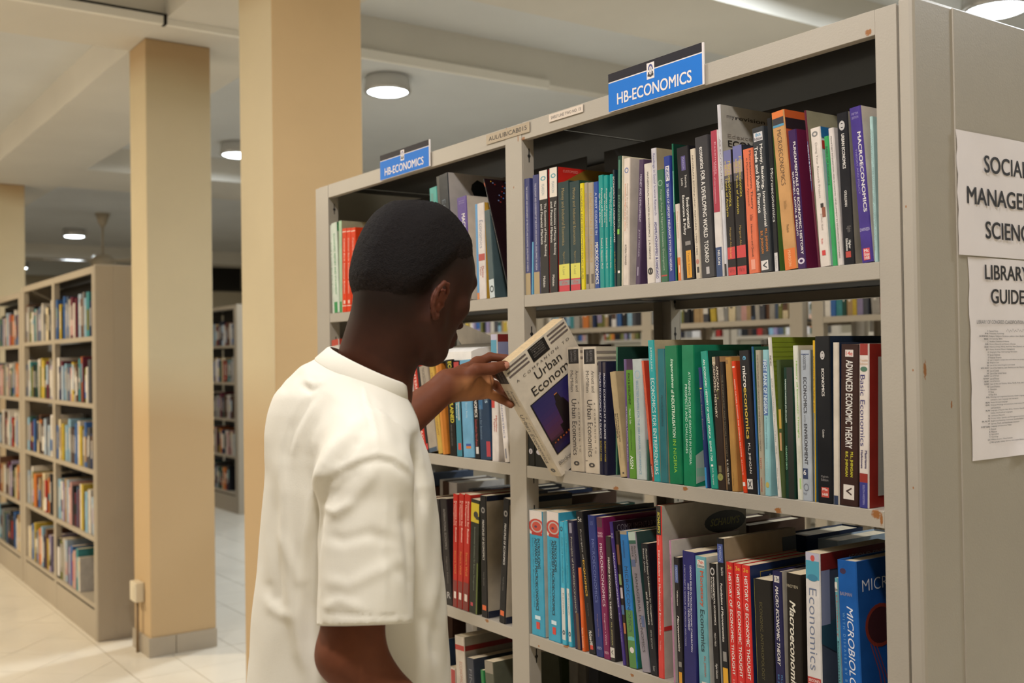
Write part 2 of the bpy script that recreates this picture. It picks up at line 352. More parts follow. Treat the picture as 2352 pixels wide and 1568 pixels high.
# ---------------------------------------------------------------- shelving units
LEV = [.130, -.232, -.587, -.945, -1.300]           # shelf tops, relative to the eye
def keyhole(mb, x, y, z, nx, m=0):
    """keyhole slot on a face whose normal is +-x (thin inlay standing 0.3 mm proud)"""
    d = .0004*nx
    P = [(-.0015, .016), (.0015, .016), (.0015, .004), (.0045, 0), (.0015, -.005), (.0012, -.014), (-.0012, -.014), (-.0015, -.005), (-.0045, 0), (-.0015, .004)]
    V = [(x+d, y+a, z+b) for a, b in P]; mb.add(V, [tuple(range(len(P)))[::(1 if nx > 0 else -1)]], m)
def unit(name, lab, posts, yf, depth, m, levels, ztop, group=None, zoff=0, slots=False, rearposts=True, under=SHADEM, kick=True, end_hi=False, end_lo=False, cat='bookshelf'):
    """posts: list of (x0,x1) of uprights; steel double-sided library shelving"""
    e = empty(name, (posts[0][0], yf, 0)); tag(e, lab, cat, group); off = Vector((posts[0][0], yf, 0))
    def bld(mb, nm, mm, bevel=0): return mb.build(nm, mm, e, False, bevel, loc=-off)
    zt = EYE+ztop+zoff
    for k, (a, b) in enumerate(posts):
        for (yy, sg) in ((yf, 1), (yf+depth, -1)):
            q = MB(); y2 = yy+sg*.003; y3 = yy+sg*.032
            lo, hi = sorted((yy, y2)); q.box((a, lo, 0), (b, hi, zt-.0005))
            lo2, hi2 = sorted((y2, y3)); q.box((a, lo2, 0), (a+.002, hi2, zt-.002)); q.box((b-.002, lo2, 0), (b, hi2, zt-.002))
            bld(q, 'post', m, .0012 if slots else 0)
            if slots:
                s = MB()
                zz = .08
                while zz < zt-.05:
                    keyhole(s, b, yy+sg*.019, zz, 1); keyhole(s, a, yy+sg*.019, zz, -1); zz += .0762
                bld(s, 'slots', SLOT)
    for (a, b) in posts:
        for i, L in enumerate((list(levels) if slots else [])+['top']):
            z = (EYE+L+zoff) if L != 'top' else zt
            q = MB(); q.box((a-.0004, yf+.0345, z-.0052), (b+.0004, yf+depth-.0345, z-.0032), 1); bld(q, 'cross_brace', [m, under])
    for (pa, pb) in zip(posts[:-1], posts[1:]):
        a, b = pa[1]+.0005, pb[0]-.0005
        for i, L in enumerate(list(levels)+['top']):
            z = (EYE+L+zoff) if L != 'top' else zt
            lip = .025 if L != 'top' else .037
            q = MB(); 
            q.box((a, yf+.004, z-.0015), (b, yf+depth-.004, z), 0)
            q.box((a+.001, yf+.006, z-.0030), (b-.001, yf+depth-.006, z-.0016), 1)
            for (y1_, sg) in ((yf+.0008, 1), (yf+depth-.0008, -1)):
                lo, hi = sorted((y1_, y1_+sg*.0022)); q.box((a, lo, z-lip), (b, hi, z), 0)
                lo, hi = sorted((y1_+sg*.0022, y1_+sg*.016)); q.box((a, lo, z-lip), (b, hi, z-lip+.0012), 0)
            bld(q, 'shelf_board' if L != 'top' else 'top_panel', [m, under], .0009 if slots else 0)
        if kick:
            q = MB(); q.box((a, yf+.001, 0), (b, yf+.003, EYE+levels[-1]+zoff-.036)); bld(q, 'kick_plate', m)
            q = MB(); q.box((a, yf+.012, 0), (b, yf+.014, EYE+levels[-1]+zoff-.026)); bld(q, 'kick_recess', SLOT)
    for flag, (a, b), sg in ((end_lo, posts[0], -1), (end_hi, posts[-1], 1)):
        if not flag: continue
        x = b if sg > 0 else a
        q = MB(); lo, hi = sorted((x+sg*.0012, x+sg*.0262)); q.box((lo, yf, 0), (hi, yf+depth, zt+.006)); bld(q, 'end_panel', m, .006)
        q = MB(); lo, hi = sorted((x+sg*.020, x+sg*.0282)); q.box((lo, yf+.097, .02), (hi, yf+depth-.097, zt+.002)); bld(q, 'end_panel_raised_field', m, .0012)
    return e
NEAR = unit('library_shelf', 'near grey-beige steel bookshelf full of economics books beside the person', [(-2.836, -2.775), (-1.892, -1.831), (-.951, -.9152)], YF, .46, STEEL, LEV, .498, slots=True, end_hi=True)
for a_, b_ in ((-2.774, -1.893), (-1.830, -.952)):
    MB().box((a_, YF+.229, EYE+LEV[0]+.0005), (b_, YF+.231, EYE+.4585)).build('back_panel', SHADEM, NEAR, False, loc=-Vector((-2.836, YF, 0)))  # dark sheet added to stand for the shade behind the books
# the neighbouring stile seen at the left end of the near unit
MB().box((-2.862, YF+.002, 0), (-2.8375, YF+.458, EYE+.497)).build('end_panel', STEEL, NEAR, False, .001, loc=-Vector((-2.836, YF, 0)))
FAR1 = unit('library_shelf', 'far left grey bookshelf unit ending beside the socket column', [(-7.80, -7.742), (-6.905, -6.845), (-5.958, -5.922)], 1.462, .46, STEELD, LEV, .506, zoff=.012, end_hi=True, end_lo=True)
FAR2 = unit('library_shelf', 'second grey bookshelf unit beyond the far left one, at the left edge', [(-9.80, -9.74), (-8.87, -8.81), (-7.93, -7.87)], 1.462, .46, STEELD, LEV, .49, zoff=.0, end_hi=True)
ROW2A = unit('library_shelf', 'background bookshelf seen through the gap left of its double post', [(-4.97, -4.91), (-4.07, -4.0), (-3.11, -3.04)], 3.70, .46, STEELD, LEV, .50, zoff=.02, slots=False, end_hi=False)
ROW2B = unit('library_shelf', 'background bookshelf seen through the gap at right, behind the open book', [(-2.99, -2.93), (-2.05, -1.99), (-1.11, -1.05)], 3.70, .46, STEELD, LEV, .50, zoff=.02)
ROW2C = unit('library_shelf', 'grey bookshelf seen far away between the two columns', [(-11.95, -11.89), (-10.95, -10.89), (-9.99, -9.93)], 3.77, .46, STEELD, LEV, .52, zoff=.02, end_hi=True)
ROW2D = unit('library_shelf', 'background bookshelf left of the person, seen under the chin through the left bay', [(-6.85, -6.79), (-5.93, -5.87), (-5.03, -4.98)], 3.70, .46, STEELD, LEV, .50, zoff=.02)
ROW3A = unit('library_shelf', 'farther background bookshelf under blue light, seen through the left gap', [(-8.6, -8.54), (-7.66, -7.6), (-6.72, -6.66), (-5.78, -5.72)], 6.1, .46, STEELD, LEV, .50)
ROW3B = unit('library_shelf', 'farther background bookshelf under blue light, seen through the right gap', [(-5.70, -5.64), (-4.76, -4.70), (-3.82, -3.76), (-2.88, -2.82)], 6.1, .46, STEELD, LEV, .50)
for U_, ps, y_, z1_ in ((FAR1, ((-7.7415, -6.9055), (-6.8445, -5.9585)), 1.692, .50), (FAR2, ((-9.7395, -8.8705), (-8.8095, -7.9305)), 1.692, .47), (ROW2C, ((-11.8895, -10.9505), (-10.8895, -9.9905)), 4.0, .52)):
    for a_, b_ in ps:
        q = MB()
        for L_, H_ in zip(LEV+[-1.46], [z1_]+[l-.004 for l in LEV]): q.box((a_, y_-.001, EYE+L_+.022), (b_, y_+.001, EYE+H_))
        q.build('back_panel', SHADEM, U_, False, loc=-U_.location)  # added dark sheets standing for shade at the back of the far bays
# partition wall far behind, with a dark high window band
struct('wall_partition', MB().box((-19.9, 5.7, 0), (-19.7, Y1, ZC)), WALLM)
wd = MB(); wd.box((-19.7, 6.2, EYE+1.32), (-19.66, 9.0, EYE+1.36)); wd.box((-19.7, 6.2, EYE+1.80), (-19.66, 9.0, EYE+1.84)); wd.box((-19.7, 6.2, EYE+1.32), (-19.66, 6.24, EYE+1.84)); wd.box((-19.7, 8.96, EYE+1.32), (-19.66, 9.0, EYE+1.84))
o = struct('window_3', wd, mat('dark_frame', '#2a241f', rough=.5))
for k in range(4): MB().box((-19.697, 6.24+.68*k, EYE+1.36), (-19.69, 6.24+.68*(k+1)-.02, EYE+1.80)).build('pane', mat('dark_pane', '#14110f', rough=.3), o)
# ---------------------------------------------------------------- signs, labels and posters on the near unit
def place_print(mb, kind, p, o, ex, ez, n, m):
    """flat print: o origin (top left), ex/ez unit vectors right/down, n outward"""
    pass
class Flat:
    """a plane with origin at its top left corner, in metres: x right, y down; n = outward normal"""
    def __init__(s, o, ex, ey): s.o = Vector(o); s.ex = Vector(ex).normalized(); s.ey = Vector(ey).normalized(); s.n = s.ey.cross(s.ex).normalized()*1.0; s.mb = MB(); s.mats = []
    def mi(s, m):
        if m not in s.mats: s.mats.append(m)
        return s.mats.index(m)
    def P(s, x, y, h=0): return s.o+s.ex*x+s.ey*y+s.n*h
    def rect(s, x0, y0, x1, y1, m, h=.0002):
        s.mb.add([s.P(x0, y0, h), s.P(x0, y1, h), s.P(x1, y1, h), s.P(x1, y0, h)], [(0, 1, 2, 3)], s.mi(m)); return s
    def ell(s, cx, cy, rx, ry, m, h=.0003, n=24, rin=0, a0=0, a1=360):
        A = [math.radians(a0+(a1-a0)*k/n) for k in range(n+1)]; full = (a1-a0) >= 360; i0 = s.mi(m)
        V = [s.P(cx+rx*math.cos(a), cy+ry*math.sin(a), h) for a in A]
        if rin: 
            V += [s.P(cx+rin*rx*math.cos(a), cy+rin*ry*math.sin(a), h) for a in A]
            F = [(k+1, k, n+1+k, n+2+k) for k in range(n)]
        else:
            V += [s.P(cx, cy, h)]; F = [(k+1, k, n+1) for k in range(n)]
        s.mb.add(V, F, i0); return s
    def poly(s, pts, m, h=.0003):
        s.mb.add([s.P(x, y, h) for x, y in pts][::-1], [tuple(range(len(pts)))], s.mi(m)); return s
    def text(s, t, x0, y0, x1, y1, m, style='', h=.0004, down=False, keep=False):
        """fit text in the box; down=True reads top to bottom with letter tops to the right"""
        V, F, asp, Lh = text_geo(t, style); i0 = s.mi(m)
        if not len(V): return s
        if keep:
            if down: w = min(y1-y0, (x1-x0)*asp); y1 = y0+w
            else: w = min(x1-x0, (y1-y0)*asp); x1 = x0+w
        if down: pts = [s.P(x0+(x1-x0)*b, y0+(y1-y0)*a, h+q) for (a, b), q in zip(V, Lh)]
        else: pts = [s.P(x0+(x1-x0)*a, y1-(y1-y0)*b, h+q) for (a, b), q in zip(V, Lh)]
        s.mb.add(pts, F, i0); return s
    def build(s, name, parent, off=None, ymax=None, xmax=None):
        V = s.mb.V
        if xmax is not None: V = [(min(max(v[0], .0003), xmax), v[1], v[2]) for v in V]
        if ymax is not None: V = [(v[0], min(max(v[1], .0005), ymax), v[2]) for v in V]
        if off is not None: V = [tuple(Vector(v)-Vector(off)) for v in V]
        return mesh(name, V, s.mb.F, s.mats, parent, s.mb.M)
BLUE = mat('sign_blue', '#1273cf', rough=.5, spec=.2); SDARK = mat('sign_dark', '#1d1a24', rough=.5, spec=.2); SWHITE = mat('sign_white', '#e8dfdb', rough=.5)
def sign(uL, uR, vtL, vtR, vbL, vbR, lab):
    a = pY(uL, vtL, YF-.004); b = pY(uR, vtR, YF-.004); c = pY(uL, vbL, YF-.004); d_ = pY(uR, vbR, YF-.004)
    x0 = a[0]; x1 = b[0]; z1 = (a[2]+b[2])/2+EYE; z0 = (c[2]+d_[2])/2+EYE; w = x1-x0; h = z1-z0
    e = empty('hanging_sign', (x0, YF-.004, z0)); tag(e, lab, 'sign', 'HB-ECONOMICS shelf signs'); off = Vector((x0, YF-.004, z0))
    MB().box((0, 0, 0), (w, .003, h)).build('sign_plate', SWHITE, e, False, .0006)
    f = Flat((x0, YF-.004, z1), (1, 0, 0), (0, 0, -1))
    t = .22*h
    f.rect(0, 0, w*.985, t, SDARK); f.rect(0, t+.05*h*.6, w*.985, h*.985, BLUE)
    q = .30*h; cx = w*.47
    f.rect(cx-q*.46, .06*h, cx+q*.46, .06*h+q*1.35, SWHITE, .0004)
    NV = mat('emblem_navy', '#3a4280', rough=.4); BK = mat('emblem_black', '#2a2a30', rough=.4); GY = mat('emblem_grey', '#b9b4b6', rough=.4)
    cy = .06*h+q*.66
    f.ell(cx, cy-.02*h, q*.30, q*.47, NV, .0006, 24, .62, 180, 360); f.ell(cx, cy+.03*h, q*.30, q*.45, BK, .0006, 24, .55, 0, 180)
    f.ell(cx, cy, q*.15, q*.28, GY, .0007); f.rect(cx-q*.08, cy-q*.02, cx+q*.08, cy+q*.14, SWHITE, .0009)
    f.poly([(cx-q*.36, cy+q*.30), (cx-q*.24, cy+q*.22), (cx-q*.20, cy+q*.46), (cx-q*.34, cy+q*.5)], BK, .0007); f.poly([(cx+q*.24, cy+q*.22), (cx+q*.36, cy+q*.30), (cx+q*.34, cy+q*.5), (cx+q*.20, cy+q*.46)], BK, .0007)
    f.text('HB-ECONOMICS', w*.10, h*.56, w*.885, h*.86, SWHITE, 'b', .0006)
    f.build('sign_print', e, off)
    return e
sign(1397, 1615.5, 171, 96.5, 257.5, 196, 'larger blue HB-ECONOMICS sign on the top rail of the right bay')
sign(873, 986.5, 366, 311, 416, 381, 'smaller blue HB-ECONOMICS sign on the top rail of the left bay')
INK = mat('ink_black', '#2a2628', rough=.6); INKG = mat('ink_grey', '#6f6a68', rough=.6)
# taped label and small sticker
TAPE = mat('clear_tape_label', '#b5a48c', rough=.15, coat=.6)
def strip(name, u0, v0, u1, v1, vb0, vb1, lab, cat, m, txt, style, col, pad=.12, th=.0006):
    a = pY(u0, v0, YF-.0012); b = pY(u1, v1, YF-.0012); c = pY(u0, vb0, YF-.0012); d_ = pY(u1, vb1, YF-.0012)
    x0 = a[0]; x1 = b[0]; z1 = (a[2]+b[2])/2+EYE; z0 = (c[2]+d_[2])/2+EYE
    e = empty(name, (x0, YF-.0015, z0)); tag(e, lab, cat); w = x1-x0; h = z1-z0
    MB().box((0, 0, 0), (w, th, h)).build('label_paper', m, e)
    f = Flat((x0, YF-.0015, z1), (1, 0, 0), (0, 0, -1)); f.text(txt, w*.06, h*pad, w*.94, h*(1-pad), col, style, .0003); f.build('label_text', e, (x0, YF-.0015, z0))
strip('label_strip', 1117, 312, 1216, 277, 334, 301, 'taped label reading AUL/LIB/CAB015 across the middle post top', 'label', TAPE, 'AUL/LIB/CAB015', '', INK, .28)
strip('sticker', 1261, 261.5, 1339, 241, 280, 257.5, 'small white sticker reading SHELF LINE TWO on the top rail', 'sticker', mat('sticker_white', '#d9c9b8', rough=.5), 'SHELF LINE TWO NO. 15', '', INKG, .3)
# posters on the end panel (plane x = -0.886)
PAP = mat('poster_paper', '#f1e8e8', rough=.75, noise=.03, nscale=12)
def paper(name, y0, y1, z1, z0, lab, x=-.8862, curl=None):
    e = empty(name, (x, y0, EYE+z0)); tag(e, lab, 'poster'); nx, nz = 12, 14; V = []; F = []
    for i in range(nx+1):
        for j in range(nz+1):
            s_, t_ = i/nx, j/nz; yy = (y1-y0)*s_; zz = (z1-z0)*t_
            dx = .0006+.0004*math.sin(9*s_+4*t_)
            if curl and t_ < .08: zz += .006*math.exp(-((s_-curl)/.03)**2)*(1-t_/.08); dx += .008*math.exp(-((s_-curl)/.06)**2)*(1-t_/.08)
            if s_ == 0: yy += .0012*math.sin(t_*23)+.0008*math.sin(t_*61)
            V.append((dx, yy, zz))
    for i in range(nx):
        for j in range(nz): a = i*(nz+1)+j; F.append((a, a+nz+1, a+nz+2, a+1))
    mesh('sheet', V, F, PAP, e, smooth=True)
    return e, Flat((x+.0009, y0, EYE+z1), (0, 1, 0), (0, 0, -1)), Vector((x, y0, EYE+z0))
e, f, off = paper('wall_poster', 1.427, 1.724, .322, .139, 'upper white poster reading SOCIAL & MANAGEMENT SCIENCES on the end panel')
f.text('SOCIAL &', .070, .031, .225, .057, INK, 'b'); f.text('MANAGEMENT', .023, .081, .274, .107, INK, 'b'); f.text('SCIENCES', .070, .130, .227, .156, INK, 'b')
f.build('poster_text', e, off)
e, f, off = paper('wall_poster', 1.452, 1.662, .137, -.163, 'lower white poster headed LIBRARY GUIDE with a long list of subjects', x=-.8868, curl=.62)
f.text('LIBRARY', .042, .010, .165, .032, INK, 'b'); f.text('GUIDE', .057, .046, .150, .068, INK, 'b')
f.text('LIBRARY OF CONGRESS CLASSIFICATION SCHEDULES', .018, .093, .185, .0985, INKG)
rows = [('A', 'General Works'), ('B-BJ', 'Philosophy, Psychology'), ('BL,BM,BP,BQ', 'Religion: Religions, Hinduism, Judaism, Islam, Buddhism'), ('BR-BX', 'Christianity, Bible'), ('C', 'Auxiliary Sciences of History'), ('D-DR', 'History (General) and History of Europe'), ('DS-DX', 'History of Asia, Africa, Australia, New Zealand, etc.'), ('E-F', 'History: America (Western Hemisphere)'), ('G', 'Geography. Maps. Anthropology. Recreation'), ('H', 'Social Sciences'), ('J', 'Political Science'), ('K', 'Law in General. Comparative and Uniform Law. Jurisprudence'), ('KB', 'Religious Law'), ('KD', 'Law of the United Kingdom and Ireland'), ('KDZ, KG-KH', 'Law of the Americas, Latin America, and the West Indies'), ('KE', 'Law of Canada'), ('KF', 'Law of the United States'), ('KJ-KKZ', 'Law of Europe'), ('KJV-KJW', 'Law of France'), ('KK-KKC', 'Law of Germany'), ('KL-KWX', 'Law of Asia and Eurasia, Africa, Pacific Area, and Antarctica'), ('KZ', 'Law of Nations'), ('L', 'Education'), ('M', 'Music'), ('N', 'Fine Arts'), ('P-PA', 'Philology and Linguistics (General). Greek Language and Literature'), ('', 'Literature. Latin Language and Literature'), ('PB-PH', 'Modern European Languages'), ('PJ-PK', 'Oriental Philology and Literature, Indo-Iranian Philology'), ('', 'and Literature'), ('PL-PM', 'Languages of Eastern Asia, Africa, Oceania; Hyperborean,'), ('', 'Indian, and Artificial Languages'), ('PN', 'Literature (General)'), ('PQ', 'French, Italian, Spanish, and Portuguese Literature'), ('PR, PS, PZ', 'English and American Literature. Juvenile Belles Lettres'), ('PT', 'German, Dutch, and Scandinavian Literature'), ('P-PZ Tables', 'Language and Literature Tables'), ('Q', 'Science'), ('R', 'Medicine'), ('S', 'Agriculture'), ('T', 'Technology'), ('U-V', 'Military Science. Naval Science'), ('Z', 'Bibliography. Library Science. Information Resources')]
INKL = mat('ink_list', '#5b5655', rough=.6)
for i, (a, b) in enumerate(rows):
    y = .108+i*.00396
    if a: wv = min(.028, len(a)*.0021); f.text(a, .047-wv, y, .047, y+.0024, INKL, 'b')
    f.text(b, .050, y, .050+min(len(b)*.00185, .150), y+.0027, INKL)
# the biro notes beside the first row
for k in range(34):
    x = .096+k*.0024; y = .1085+.0022*math.sin(k*2.1)+.001*math.sin(k*5.3); x2 = x+.0024; y2 = .1085+.0022*math.sin((k+1)*2.1)+.001*math.sin((k+1)*5.3)
    f.poly([(x, y-.0002), (x2, y2-.0002), (x2, y2+.0002), (x, y+.0002)], INK)
f.build('poster_text', e, off)

# ---------------------------------------------------------------- book builder
def T(t, a0, a1, b0, b1, c, st='', keep=False): return ('t', t, a0, a1, b0, b1, c, st)
def Rr(a0, a1, c, b0=0, b1=1): return ('r', a0, a1, b0, b1, c)
def E(a, b, ra, rb, c, rin=0): return ('e', a, b, ra, rb, c, rin)
def H(t, a0, a1, b0, b1, c, st=''): return ('h', t, a0, a1, b0, b1, c, st)      # horizontal text on the spine
def ST(t, s0, s1, a0, a1, c, st=''): return ('st', t, s0, s1, a0, a1, c, st)
def SR(s0, s1, a0, a1, c): return ('sr', s0, s1, a0, a1, c)
def SE(s, a, rs, ra, c, rin=0): return ('se', s, a, rs, ra, c, rin)
def SP(pts, c): return ('sp', pts, c)
def book_mesh(tk, dp, h, hard=False):
    w = .0024 if hard else .0007; w = min(w, tk*.25); c = min(.0016, tk*.25); ins = .003 if hard else .0004
    O = [(0, dp), (0, c), (c, 0), (tk-c, 0), (tk, c), (tk, dp), (tk-w, dp), (tk-w, w), (w, w), (w, dp)]
    n = len(O); V = [(x, y, 0) for x, y in O]+[(x, y, h) for x, y in O]
    F = [(k, (k+1) % n, n+(k+1) % n, n+k) for k in range(n)]
    caps = [(0, 9, 8, 1), (1, 8, 7, 4), (1, 4, 3, 2), (4, 7, 6, 5)]
    F += [tuple(c_) for c_ in caps]+[tuple(i+n for i in c_[::-1]) for c_ in caps]

    e = .0001
    P = ((w+e, w+e, ins), (tk-w-e, dp-ins-.001, h-ins))
    return V, F, P
ALLB = []
def book(loc, tk, dp, h, col, side, prints, label, group, lean=0, pitch=0, hard=False, kind='gloss', pages=None, yaw=0):
    e = empty('book', loc); e.rotation_euler = Euler((pitch, lean, yaw), 'XYZ')
    tag(e, label, 'book', group); ALLB.append(e)
    V, F, P = book_mesh(tk, dp, h, hard)
    mats = [bookmat(col, kind)]; mi = [0]*len(F)
    if side:
        mats.append(bookmat(side, kind)); mi[4] = 1
    o = mesh('cover', V, F, mats, e, mi)
    MB().box(*P).build('pages', pages or PAGES, e)
    if prints:
        f = Flat((0, 0, h), (1, 0, 0), (0, 0, -1)); g_ = Flat((tk, 0, h), (0, 1, 0), (0, 0, -1)); lay = 0
        for p in prints:
            lay += 1; hh = .00012+.00004*lay
            if p[0] == 't': f.text(p[1], p[4]*tk, p[2]*h, p[5]*tk, p[3]*h, inkmat(p[6]), p[7], hh, True)
            elif p[0] == 'h': f.text(p[1], p[4]*tk, p[2]*h, p[5]*tk, p[3]*h, inkmat(p[6]), p[7], hh)
            elif p[0] == 'r': f.rect(max(p[3]*tk, .0016 if p[3] <= 0 else 0), p[1]*h, min(p[4]*tk, tk-.0016 if p[4] >= 1 else tk), p[2]*h, inkmat(p[5]), hh)
            elif p[0] == 'e': f.ell(p[2]*tk, p[1]*h, p[4]*tk, p[3]*h, inkmat(p[5]), hh, 16, p[6])
            elif p[0] == 'st': g_.text(p[1], p[2]*dp, p[4]*h, p[3]*dp, p[5]*h, inkmat(p[6]), p[7], hh)
            elif p[0] == 'sr': g_.rect(max(p[1]*dp, .0018), p[3]*h, p[2]*dp, p[4]*h, inkmat(p[5]), hh)
            elif p[0] == 'se': g_.ell(p[1]*dp, p[2]*h, p[3]*dp, p[4]*h, inkmat(p[5]), hh, 20, p[6])
            elif p[0] == 'sp': g_.poly([(s_*dp, a_*h) for s_, a_ in p[1]], inkmat(p[2]), hh)
        if f.mb.F: f.build('spine_print', e, xmax=tk-.0003)
        if g_.mb.F: g_.build('cover_print', e, None, dp-.0004)
    return e
def row(zs, specs, suffix, group, yf=YF+.004, rnd=None, dmax=.225, zo=0.0, xmax=None, xmin=None):
    """specs: (ut, vt, ub, ubr, vb or None, colour, side colour or None, prints, label, options)"""
    items = []
    for sidx, s in enumerate(specs):
        ut, vt, ub, ubr, vb, col, side, prints, lab = s[:9]; op = s[9] if len(s) > 9 else {}
        y = yf+op.get('set', 0)
        if vb is None:
            # find the pixel height where the shelf plane meets this column
            lo, hi = 300, 2400
            for _ in range(40):
                m_ = (lo+hi)/2
                if pY(ub, m_, y)[2] > zs: lo = m_
                else: hi = m_
            vb1 = vb2 = (lo+hi)/2
        else: vb1 = vb2 = vb
        A = pY(ut, vt, y); B = pY(ub, vb1, y); C = pY(ubr, vb2, y)
        tn = (A[0]-B[0])/(A[2]-B[2]); xb = B[0]+tn*(zs-B[2]); xr = C[0]+tn*(zs-C[2])
        if abs(tn) < .012: xb = (xb*.5+A[0]*.5); tn = 0
        ln = math.atan(tn); tk = (xr-xb)*math.cos(ln) if tn else (C[0]-B[0])
        hh = (A[2]-zs)/math.cos(ln)
        items.append(dict(x=xb, t=max(tk, .004), ln=ln, h=hh, y=y, spec=s, op=op))
    if xmin is not None:
        b = items[0]; b['x'] = max(b['x'], xmin+max(0, -math.tan(b['ln'])*b['h']))
    for i in range(1, len(items)):
        a, b = items[i-1], items[i]
        for _ in range(3):
            hm = min(a['h']*math.cos(a['ln']), b['h']*math.cos(b['ln'])); ov = 0
            for z in (0, hm):
                xr = a['x']+a['t']/math.cos(a['ln'])+z*math.tan(a['ln']); xl = b['x']+z*math.tan(b['ln']); ov = max(ov, xr-xl+.0003)
            if ov > 0:
                cut = min(ov, max(a['t']*.35, 0), max(a['t']-.004, 0)); a['t'] -= cut; ov -= cut
                if ov > 0: b['x'] += ov
            else: break
    if xmax is not None:
        b = items[-1]; ov = b['x']+b['t']-xmax
        if ov > 0: b['t'] = max(b['t']-ov, .004)
    for i, b in enumerate(items):
        s = b['spec']; op = b['op']; ln = b['ln']
        dz = math.sin(ln)*b['t'] if ln > 0 else 0
        x = b['x']
        z = EYE+zs+max(dz, 0)+.0004
        book((x, b['y'], z), b['t'], min(dmax, op.get('d', min(.192, b['h']*.70))), b['h'], s[5], s[6], s[7], s[8]+suffix, group, ln, 0, op.get('hard', False), op.get('kind', 'gloss'))
    return items
WH = '#ddd2c4'; BK = '#1d1b1d'; TX = '#e6e0d8'; GD = '#c9a93c'
SR1 = ', top shelf, right bay'; G1 = "books on the right bay's top shelf"
nb = lambda: [T('THE ECONOMY AND GOVERNMENT OF THE STATE AND ECONOMIC DEVELOPMENT IN NIGERIA', .07, .80, .34, .60, '#c9c6d2'), Rr(.815, 1, '#a8926a')]
mbf = lambda: [Rr(0, .235, WH), E(.065, .5, .018, .30, '#2f8f9c', .6), T('PEARSON', .11, .20, .32, .62, '#6f8a93'), T('The Economics of Money, Banking', .27, .70, .52, .82, TX), T('and Financial Markets', .27, .60, .16, .42, TX), T('Mishkin', .86, .95, .36, .62, TX), Rr(.70, 1, WH, 0, .06)]
mie = lambda: [T('Money and Industrial Economics', .06, .58, .26, .60, '#8f7c48'), T('Margaret A. Lawal', .64, .75, .36, .58, '#8f7c48'), Rr(.752, .888, '#d6cf54'), T('A. Lawal', .77, .85, .36, .58, '#87803a'), Rr(.888, .90, '#c5283a'), Rr(.90, .945, '#8c8785'), H('Wm', .905, .94, .25, .75, '#c5283a'), Rr(.945, 1, '#c5283a')]
teal = lambda: [T('Principles of Economics', .12, .46, .52, .88, TX), T('for West Africa', .16, .42, .10, .40, TX), T('Ezekiel A. Akpojotor Ph.D', .56, .83, .34, .74, TX)]
